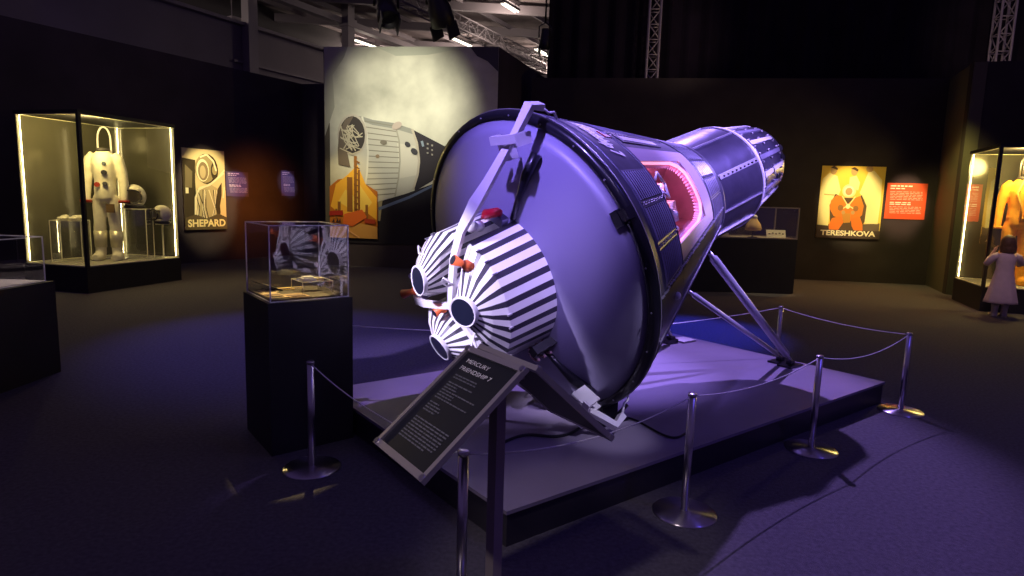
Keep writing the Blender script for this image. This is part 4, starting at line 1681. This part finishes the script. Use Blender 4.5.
mb.lathe([(0.02, 1.08), (0.13, 1.09), (0.145, 1.12), (0.12, 1.20), (0.07, 1.27), (0.055, 1.30), (0.05, 1.34), (0.02, 1.36)], (4.27, 11.3, 0), 24)
mb.build('model_body', cmat((0.75, 0.50, 0.22)), root)
mb = MB()
mb.lathe([(0.056, 1.295), (0.056, 1.345), (0.02, 1.365)], (4.27, 11.3, 0), 20)
mb.build('white_cap', m_white, root)
mb = MB()
mb.lathe([(0.08, 0.963), (0.08, 0.975), (0.012, 0.98), (0.012, 1.09)], (4.27, 11.3, 0), 20)
mb.build('model_stand', m_halld, root)
spot('spot_vitrine', (4.5, 11.05, 3.6), (4.45, 11.3, 1.0), 120, (1.0, 0.80, 0.42), 28, 0.4, 0.03)

# ================================================================== PRINTS ON THE WALLS


class Print:
    """a flat printed board: polygons in 0..1 picture coordinates on a wall rectangle"""

    def __init__(s, P00, P10, z0, z1, th=0.02, layer=0.0008):
        s.a = V((*P00, 0))
        s.b = V((*P10, 0))
        s.z0, s.z1 = z0, z1
        d_ = (s.b - s.a)
        s.W = d_.length
        s.d = d_.normalized()
        s.n = V((s.d.y, -s.d.x, 0))
        if s.n.dot(-s.a) < 0:
            s.n = -s.n
        s.mb = MB()
        s.mats = []
        s.lay = 0
        s.th = th
        s.layer = layer
        s.H = z1 - z0

    def mi(s, m):
        if m not in s.mats:
            s.mats.append(m)
        return s.mats.index(m)

    def at(s, x, y, z=0):
        return s.a + s.d * s.W * x + V((0, 0, s.z0 + s.H * y)) + s.n * z

    def ground(s, m):
        c = s.at(.5, .5, s.th / 2)
        s.mb.box(c, (s.W, s.th, s.H), frame(s.d, V((-s.d.y, s.d.x, 0)), V((0, 0, 1))), s.mi(m))

    def poly(s, pts, col):
        s.lay += 1
        m = cmat(col) if isinstance(col, tuple) else col
        z = s.th + s.layer * s.lay
        pts = [(min(1, max(0, x)), min(1, max(0, y))) for x, y in pts]
        s.mb.add([s.at(x, y, z) for x, y in pts], [tuple(range(len(pts)))], s.mi(m))

    def oval(s, cx, cy, rx, ry, col, rot=0, n=20):
        pts = []
        for k in range(n):
            a = 2 * PI * k / n
            x, y = rx * math.cos(a), ry * math.sin(a)
            pts.append((cx + x * math.cos(rot) - y * math.sin(rot), cy + x * math.sin(rot) + y * math.cos(rot)))
        s.poly(pts, col)

    def line(s, pts, w, col):
        ar = s.W / s.H
        s.lay += 1
        m = cmat(col) if isinstance(col, tuple) else col
        z = s.th + s.layer * s.lay
        for (x0, y0), (x1, y1) in zip(pts[:-1], pts[1:]):
            ddx, ddy = (x1 - x0) * ar, (y1 - y0)
            L = math.hypot(ddx, ddy) + 1e-9
            ox, oy = -ddy / L * w / 2 / ar, ddx / L * w / 2
            s.mb.add([s.at(x0 + ox, y0 + oy, z), s.at(x1 + ox, y1 + oy, z), s.at(x1 - ox, y1 - oy, z), s.at(x0 - ox, y0 - oy, z)], [(0, 1, 2, 3)], s.mi(m))

    def text(s, body, x, y, w, h, col):
        vs, fs, bb = text_mesh(body, 1.0, 0, 0.035)
        s.lay += 1
        z = s.th + s.layer * s.lay
        s.mb.add([s.at(x + (q.x - bb[0]) / (bb[1] - bb[0]) * w, y + (q.y - bb[2]) / (bb[3] - bb[2]) * h, z) for q in vs], fs, s.mi(cmat(col)))

    def done(s, name, lab, cat, group=None):
        return tag(s.mb.build(name, s.mats, origin=s.at(.5, 0)), lab, cat, group)


def txtlines(p, x0, x1, ys, col, w):
    for y in ys:
        x = x0
        while x < x1 - .02:
            ww = min(random.uniform(.05, .16), x1 - x)
            p.line([(x, y), (x + ww, y)], w, col)
            x += ww + .025
        p.lay -= 0


# --- large print of a spacecraft above clouds
m_cloud = mat('print_cloud', (0.58, 0.58, 0.47), 0.7, noise=0.40, nscale=0.9)
W0 = (-4.02 + 0.02, 13.50 - 0.004)
W1 = (-0.27, 13.04 - 0.004)
pr = Print((-4.00, 13.494), (-0.40, 13.052), 0.50, 4.50, 0.02, 0.0012)
pr.ground(m_cloud)


def mp(zx, zy):
    px = 325 + zx * .2515
    py = 100 + zy * .2517
    return ((px - 326) / 173, (243 - py) / 196.5)


pr.poly([(0, 0), (1, 0), (1, .38), mp(445, 318), mp(350, 355), mp(240, 392), (0.32, .12), (0, .12)], (0.022, 0.020, 0.030))
pr.poly([mp(-0, 400), mp(160, 380), mp(240, 390), (0.33, .12), (0, .12)], (0.30, 0.27, 0.18))
pr.poly([mp(222, 420), mp(350, 368), mp(445, 320), mp(445, 330), mp(350, 380), mp(225, 432)], (0.12, 0.16, 0.28))
pr.poly([(0, 0), (0.03, 0), (0.03, .62), (0, .62)], (0.10, 0.09, 0.07))
pr.poly([(0, 1), (0, .55), (.06, .70), (.05, .86), (.12, .95), (.14, 1)], (0.40, 0.40, 0.32))
pr.poly([(.30, 1), (.42, .955), (.60, .96), (.70, .975), (.80, 1)], (0.48, 0.50, 0.41))
pr.poly([(.84, 1), (.88, .955), (.94, .93), (1, .88), (1, 1)], (0.08, 0.075, 0.09))
# spacecraft: nose, adapter, opening
pr.poly([mp(350, 100), mp(497, 172), mp(497, 260), mp(440, 308), mp(372, 350), mp(372, 300), mp(388, 230), mp(378, 160)], (0.030, 0.026, 0.035))
pr.poly([mp(120, 52), mp(160, 58), mp(200, 70), mp(290, 82), mp(355, 102), mp(376, 150), mp(388, 215), mp(384, 270), mp(366, 340), mp(350, 356), mp(300, 372), mp(222, 396), mp(150, 380), mp(130, 250)], (0.52, 0.51, 0.43))
pr.poly([mp(120, 52), mp(160, 58), mp(200, 70), mp(290, 82), mp(355, 102), mp(366, 125), mp(290, 104), mp(200, 90), mp(160, 76)], (0.30, 0.31, 0.27))
pr.poly([mp(300, 160), mp(372, 170), mp(386, 240), mp(380, 285), mp(310, 300)], (0.62, 0.60, 0.50))
for k in range(14):
    t = k / 13
    x0_, y0_ = 165 + 12 * math.sin(t * PI), 75 + 300 * t
    x1_, y1_ = 298 + 14 * math.sin(t * PI), 95 + 265 * t
    pr.line([mp(x0_, y0_), mp(x1_, y1_)], .0050, (0.26, 0.25, 0.20))
    pr.lay -= 1
pr.lay += 1
pr.line([mp(290, 83), mp(308, 150), mp(312, 230), mp(306, 300), mp(292, 372)], .008, (0.36, 0.35, 0.28))
pr.line([mp(158, 58), mp(176, 120), mp(182, 200), mp(178, 280), mp(165, 370)], .010, (0.66, 0.65, 0.55))
pr.line([mp(360, 104), mp(380, 160), mp(389, 225), mp(384, 280), mp(366, 342)], .012, (0.50, 0.46, 0.36))
pr.oval(*mp(118, 130), .088, .105, (0.50, 0.46, 0.38), 0)
pr.oval(*mp(118, 132), .076, .096, (0.055, 0.048, 0.045), 0)
pr.poly([mp(58, 190), mp(64, 120), mp(90, 70), mp(125, 55), mp(100, 100), mp(95, 190), mp(110, 260), mp(60, 250)], (0.16, 0.13, 0.10))
for k in range(22):
    a, c = random.uniform(66, 100), random.uniform(80, 190)
    d_, e_ = random.uniform(110, 165), random.uniform(80, 220)
    pr.line([mp(a, c), mp((a + d_) / 2 + random.uniform(-12, 12), (c + e_) / 2 + random.uniform(-20, 20)), mp(d_, e_)], .005, (0.55, 0.50, 0.36))
    if k % 4:
        pr.lay -= 1
pr.oval(*mp(343, 165), .018, .013, (0.05, 0.05, 0.06), -.5)
pr.oval(*mp(370, 192), .022, .015, (0.05, 0.05, 0.06), -.5)
pr.oval(*mp(246, 158), .020, .012, (0.20, 0.18, 0.14))
pr.oval(*mp(222, 214), .012, .010, (0.30, 0.22, 0.14))
pr.oval(*mp(300, 92), .030, .018, (0.50, 0.42, 0.36), .4)
for k in range(3):
    for j in range(2):
        x, y = 424 + j * 18, 160 + k * 18 + j * 6
        pr.poly([mp(x - 4, y - 3), mp(x + 3, y - 2), mp(x + 3, y + 5), mp(x - 4, y + 4)], (0.34, 0.32, 0.28))
        pr.lay -= 1
pr.lay += 1
pr.line([mp(400, 150), mp(406, 172)], .012, (0.25, 0.32, 0.40))
# rocket launch inset, lower left
pr.poly([mp(24, 548), mp(24, 340), mp(60, 310), mp(130, 300), mp(222, 356), mp(222, 548)], (0.50, 0.16, 0.02))
pr.poly([mp(28, 420), mp(50, 330), mp(100, 290), mp(140, 250), mp(175, 330), mp(220, 380), mp(218, 470), mp(160, 430), mp(90, 470)], (0.90, 0.48, 0.05))
pr.poly([mp(60, 400), mp(90, 350), mp(130, 380), mp(150, 330), mp(200, 400), mp(170, 440), mp(110, 430)], (0.95, 0.66, 0.12))
pr.poly([mp(24, 505), mp(120, 480), mp(222, 500), mp(222, 548), mp(24, 548)], (0.62, 0.32, 0.08))
for x, y0_, y1_, w_ in ((108, 440, 300, .030), (132, 440, 215, .016), (146, 440, 270, .012), (64, 460, 400, .016), (178, 470, 410, .014), (52, 470, 430, .012)):
    pr.line([mp(x, y0_), mp(x, y1_)], w_, (0.28, 0.12, 0.03))
for k in range(9):
    pr.line([mp(126, 230 + k * 24), mp(150, 242 + k * 24)], .006, (0.28, 0.12, 0.03))
pr.poly([mp(85, 450), mp(160, 430), mp(180, 460), mp(120, 500), mp(80, 490)], (0.75, 0.16, 0.03))
pr.poly([mp(24, 440), mp(80, 435), mp(82, 455), mp(24, 458)], (0.40, 0.03, 0.02))
pr.poly([mp(170, 465), mp(215, 470), mp(215, 488), mp(170, 485)], (0.40, 0.05, 0.02))
for x in (40, 56, 66):
    pr.poly([mp(x - 6, 485), mp(x + 4, 468), mp(x + 6, 486)], (0.06, 0.03, 0.03))
pr.line([mp(100, 515), mp(150, 545)], .006, (0.85, 0.5, 0.2))
pr.done('wall_print', 'huge wall print of a spacecraft above clouds with an orange rocket launch', 'poster')

# --- left poster
Lw = V((-8.2, 10.406, 0))
Ld = V((2.94, 5.47, 0)).normalized()
Ln = V((Ld.y, -Ld.x, 0))


def lw(t):
    q = Lw + Ld * t + Ln * 0.003
    return (q.x, q.y)


pr = Print(lw(2.965), lw(3.95), 0.688, 2.36, 0.02, 0.001)
pr.ground(cmat((0.80, 0.66, 0.36)))
D = (0.06, 0.045, 0.025)
G = (0.40, 0.32, 0.16)
Lt = (0.95, 0.86, 0.58)
pr.poly([(0, .04), (.30, .04), (.28, .60), (.30, .86), (0, .88)], D)
pr.poly([(.04, .52), (.20, .52), (.22, .72), (.06, .80)], (0.22, 0.18, 0.10))
pr.poly([(.05, .45), (.12, .45), (.12, .52), (.05, .52)], Lt)
pr.oval(.56, .76, .27, .19, D)
pr.oval(.52, .76, .24, .175, G)
pr.oval(.46, .74, .15, .14, Lt)
pr.oval(.47, .73, .12, .115, (0.30, 0.22, 0.12))
pr.oval(.46, .72, .07, .08, (0.62, 0.50, 0.28))
pr.oval(.74, .74, .09, .11, D)
pr.oval(.74, .75, .06, .06, G)
pr.line([(.40, .90), (.56, .94), (.72, .86), (.78, .74)], .022, Lt)
pr.poly([(.20, .04), (.26, .30), (.34, .52), (.60, .58), (.80, .52), (.86, .40), (.78, .04)], (0.55, 0.45, 0.24))
for k in range(16):
    x = .26 + .035 * k
    pr.line([(x, .08), (x + random.uniform(-.10, .10), .28), (x + random.uniform(-.08, .10), .50)], .012, D if k % 2 else Lt)
    pr.lay -= 1 if k % 3 else 0
pr.line([(.24, .10), (.26, .40), (.36, .52), (.60, .56), (.96, .72)], .024, Lt)
pr.line([(.36, .50), (.70, .60), (.98, .76)], .018, Lt)
pr.poly([(.72, .30), (.80, .52), (.90, .60), (.88, .30), (.80, .10)], D)
pr.poly([(.86, .06), (.84, .30), (.92, .52), (.99, .50), (.99, .06)], (0.80, 0.62, 0.32))
pr.line([(.92, .40), (.96, .54)], .02, Lt)
pr.poly([(.0, .0), (1, .0), (1, .15), (.8, .20), (.5, .14), (.25, .19), (0, .15)], (0.13, 0.095, 0.05))
pr.text('SHEPARD', .06, .035, .90, .095, (0.98, 0.84, 0.42))
pr.done('wall_poster', 'tall sepia poster of a helmeted astronaut reading SHEPARD on the left wall', 'poster')


def panel(Wf, t0, t1, z0, z1, col, ink, lab, name='text_panel'):
    p = Print(Wf(t0), Wf(t1), z0, z1, 0.012, 0.0008)
    p.ground(cmat(col))
    txtlines(p, .08, .62, (.92,), ink, .035)
    txtlines(p, .08, .45, (.85,), ink, .028)
    p_l = [.76 - .043 * k for k in range(6)]
    txtlines(p, .08, .88, p_l, tuple(.55 * a + .45 * c for a, c in zip(ink, col)), .014)
    txtlines(p, .08, .6, (.46, .41), ink, .026)
    txtlines(p, .08, .86, [.34 - .043 * k for k in range(5)], tuple(.55 * a + .45 * c for a, c in zip(ink, col)), .014)
    return p.done(name, lab, 'text panel', 'wall text panels')


panel(lw, 3.985, 4.56, 1.40, 1.94, (0.10, 0.085, 0.20), (0.75, 0.72, 0.85), 'small violet text panel just right of the sepia poster')
panel(lw, 5.50, 5.90, 1.44, 2.04, (0.14, 0.12, 0.28), (0.80, 0.78, 0.9), 'narrow violet text panel alone on the left wall')

# --- right poster
Rw = V((0.30, 14.25, 0))
Rd = V((8.36, -1.22, 0)).normalized()


def rw(x):
    t = (x - Rw.x) / Rd.x
    q = Rw + Rd * t + V((Rd.y, -Rd.x, 0)) * 0.003
    return (q.x, q.y)


pr = Print(rw(6.375), rw(7.60), 0.91, 2.395, 0.02, 0.001)
pr.ground(cmat((0.85, 0.58, 0.08)))
WH = (0.93, 0.80, 0.36)
SK = (0.55, 0.34, 0.14)
OR = (0.80, 0.22, 0.03)


def tp(zx, zy):
    # picture coordinates measured on the poster itself (skewed quad)
    y = (515 - zy) / 470
    xl = 50 + (540 - zy) * .072
    return ((zx - xl) / 435, y)


pr.poly([tp(50, 430), tp(150, 425), tp(160, 520), tp(45, 520)], (0.10, 0.07, 0.05))
pr.poly([tp(370, 420), tp(490, 410), tp(480, 520), tp(360, 520)], (0.16, 0.11, 0.08))
pr.poly([tp(55, 430), tp(70, 220), tp(90, 130), tp(135, 90), tp(190, 110), tp(215, 200), tp(200, 240), tp(150, 290), tp(135, 435)], WH)
pr.poly([tp(385, 415), tp(380, 260), tp(345, 215), tp(380, 130), tp(400, 80), tp(440, 70), tp(495, 130), tp(490, 260), tp(475, 415)], WH)
pr.poly([tp(275, 115), tp(320, 105), tp(345, 150), tp(335, 200), tp(270, 180)], WH)
pr.oval(*tp(165, 72), .052, .062, SK)
pr.oval(*tp(305, 78), .052, .058, SK)
pr.oval(*tp(408, 60), .055, .045, SK)
pr.poly([tp(140, 58), tp(165, 45), tp(192, 60), tp(188, 72), tp(160, 62)], (0.10, 0.06, 0.03))
pr.poly([tp(278, 62), tp(305, 50), tp(332, 66), tp(328, 80), tp(300, 66)], (0.10, 0.06, 0.03))
pr.line([tp(100, 230), tp(195, 235)], .012, (0.5, 0.36, 0.1))
pr.poly([tp(150, 470), tp(140, 300), tp(180, 225), tp(230, 250), tp(320, 250), tp(360, 230), tp(395, 300), tp(385, 400), tp(350, 470)], (0.12, 0.07, 0.04))
pr.poly([tp(185, 235), tp(225, 240), tp(265, 290), tp(310, 250), tp(350, 235), tp(375, 300), tp(365, 360), tp(320, 400), tp(240, 400), tp(170, 370), tp(140, 320), tp(150, 270)], OR)
pr.poly([tp(160, 385), tp(220, 370), tp(240, 410), tp(200, 468), tp(140, 465), tp(138, 430)], (0.85, 0.20, 0.03))
pr.poly([tp(290, 385), tp(350, 370), tp(370, 420), tp(372, 465), tp(315, 468), tp(295, 430)], (0.85, 0.20, 0.03))
pr.poly([tp(225, 350), tp(285, 350), tp(285, 410), tp(240, 415)], (0.60, 0.26, 0.05))
pr.oval(*tp(272, 205), .110, .095, WH)
pr.oval(*tp(270, 205), .085, .070, (0.97, 0.90, 0.62))
pr.oval(*tp(270, 208), .055, .052, SK)
pr.line([tp(225, 240), tp(265, 300), tp(215, 330)], .016, WH)
pr.line([tp(315, 240), tp(270, 300), tp(325, 330)], .016, WH)
pr.oval(*tp(266, 305), .035, .035, (0.98, 0.88, 0.5))
pr.oval(*tp(215, 315), .045, .042, (0.35, 0.15, 0.05))
pr.oval(*tp(320, 318), .042, .040, (0.35, 0.15, 0.05))
pr.oval(*tp(235, 345), .030, .028, SK)
pr.oval(*tp(300, 345), .030, .028, SK)
pr.poly([(0, 0), (1, 0), (1, .115), (0, .115)], (0.09, 0.06, 0.05))
pr.text('TERESHKOVA', .06, .035, .87, .075, (0.95, 0.85, 0.60))
pr.done('wall_poster', 'yellow and orange poster of a seated suited figure with attendants reading TERESHKOVA', 'poster')
panel(rw, 7.66, 8.42, 1.345, 2.075, (0.75, 0.11, 0.03), (0.98, 0.80, 0.55), 'orange-red text panel right of the yellow poster')

# ================================================================== THE GIRL
g0 = V((7.23, 9.24, 0))
HG = 1.19
Rg = rotz(-0.25)


def GT(x, y, z):
    """x right, y forward (towards the case), z up, in body heights"""
    return g0 + Rg @ V((x * HG, y * HG, z * HG))


girl = thing('person', g0, 'small child in a pale mauve dress seen from behind, hands raised, before the right case', 'person')
mb = MB()
for s_ in (-1, 1):
    mb.tube([GT(.052 * s_, 0, .03), GT(.050 * s_, 0, .10), GT(.052 * s_, -.008, .19), GT(.050 * s_, .004, .27), GT(.055 * s_, 0, .42), GT(.045 * s_, 0, .50)],
            [.024 * HG, .027 * HG, .036 * HG, .034 * HG, .050 * HG, .060 * HG], 14)
    mb.tube([GT(.052 * s_, -.02, .02), GT(.056 * s_, .04, .02), GT(.060 * s_, .08, .016)], [.024 * HG, .024 * HG, .016 * HG], 10)
    mb.tube([GT(.075 * s_, 0, .755), GT(.125 * s_, .0, .735), GT(.180 * s_, .035, .655), GT(.175 * s_, .055, .645), GT(.120 * s_, .11, .74), GT(.085 * s_, .125, .80)],
            [.034 * HG, .036 * HG, .030 * HG, .029 * HG, .023 * HG, .019 * HG], 12)
rings = []
for z, rx, ry in ((.44, .07, .06), (.48, .098, .075), (.54, .095, .07), (.61, .085, .062), (.68, .092, .066), (.74, .100, .060), (.775, .070, .050), (.80, .036, .036), (.84, .032, .034)):
    rings.append([GT(rx * math.cos(2 * PI * k / 24), ry * math.sin(2 * PI * k / 24), z) for k in range(24)])
mb.loft(rings)
hc = GT(.01, .012, .905)
Rh = Rg @ rotz(-0.5)
mb.ball(hc, (.072 * HG, .084 * HG, .098 * HG), 20, R=Rh)
mb.ball(hc + Rh @ V((0, .083 * HG, -.012 * HG)), (.012, .018, .016), 10, R=Rh)
mb.ball(hc + Rh @ V((0, .055 * HG, -.065 * HG)), (.035, .035, .03), 10, R=Rh)
for s_ in (-1, 1):
    mb.ball(hc + Rh @ V((.072 * s_ * HG, 0, -.01 * HG)), (.010, .018, .026), 10, R=Rh)
    # hand: palm and five fingers
    pm = GT(.075 * s_, .130, .825)
    fd = (GT(.045 * s_, .125, .895) - pm).normalized()
    sd = Rg @ V((s_ * 0.7, -0.7, 0))
    sd = (sd - sd.dot(fd) * fd).normalized()
    inn = fd.cross(sd)
    mb.tube([GT(.085 * s_, .125, .80), pm, pm + fd * 0.028], [.016, .021, .020], 10)
    for k in range(4):
        l_ = (.040, .047, .044, .034)[k]
        o_ = sd * (-.018 + .012 * k)
        mb.tube([pm + fd * .022 + o_, pm + fd * (.022 + l_ * .55) + o_ * 1.1, pm + fd * (.022 + l_) + o_ * 1.1 + inn * -.008 * s_], [.0070, .0062, .0052], 8)
    mb.tube([pm - sd * .012, pm - sd * .030 + fd * .018, pm - sd * .034 + fd * .036], [.0080, .0068, .0055], 8)
remesh(mb.build('body', m_skinp, girl), 0.0075, 2)
mb = MB()
rings = []
N_ = 48
for i, (z, rx, ry) in enumerate(((.17, .178, .150), (.20, .172, .146), (.30, .150, .125), (.42, .125, .102), (.52, .106, .084), (.60, .094, .074), (.68, .102, .078), (.74, .112, .074), (.775, .088, .062), (.795, .055, .048))):
    amp = max(0, .08 * (0.6 - z))
    rings.append([GT((rx * (1 + amp * math.sin(9 * 2 * PI * k / N_))) * math.cos(2 * PI * k / N_), (ry * (1 + amp * math.sin(9 * 2 * PI * k / N_))) * math.sin(2 * PI * k / N_), z) for k in range(N_)])
mb.loft(rings, 0, False)
dr = mb.build('dress', m_dress, girl)
so = dr.modifiers.new('solid', 'SOLIDIFY')
so.thickness = 0.006
for s_ in (-1, 1):
    mb = MB()
    mb.tube([GT(.085 * s_, 0, .757), GT(.128 * s_, .0, .737), GT(.183 * s_, .035, .655), GT(.178 * s_, .057, .645), GT(.135 * s_, .095, .715)],
            [.044 * HG, .044 * HG, .038 * HG, .036 * HG, .031 * HG], 14)
    sl = mb.build('sleeve', m_dress, girl)
    mb = MB()
    mb.tube([GT(.052 * s_, 0, .0), GT(.052 * s_, 0, .03), GT(.051 * s_, 0, .10), GT(.052 * s_, -.006, .16)], [.033 * HG, .034 * HG, .036 * HG, .044 * HG], 14)
    mb.tube([GT(.052 * s_, -.03, .022), GT(.056 * s_, .05, .022), GT(.060 * s_, .095, .018)], [.028 * HG, .030 * HG, .020 * HG], 12)
    mb.build('boot', m_boot, girl)
mb = MB()
mb.ball(hc + Rh @ V((0, -.016 * HG, .012 * HG)), (.082 * HG, .086 * HG, .100 * HG), 20, R=Rh)
mb.ball(hc + Rh @ V((0, -.045 * HG, -.055 * HG)), (.066 * HG, .050 * HG, .070 * HG), 16, R=Rh)
for k in range(12):
    a = PI + PI * k / 11
    q = hc + Rh @ V((.070 * HG * math.cos(a), .060 * HG * math.sin(a) - .012 * HG, -.02 * HG))
    mb.tube([q, q + V((0, 0, -.06 * HG)), q + V((0, 0, -.095 * HG)) + Rh @ V((0, -.01, 0))], [.020 * HG, .016 * HG, .006 * HG], 8)
hr = mb.build('hair', m_hair, girl)
remesh(hr, 0.010, 3)
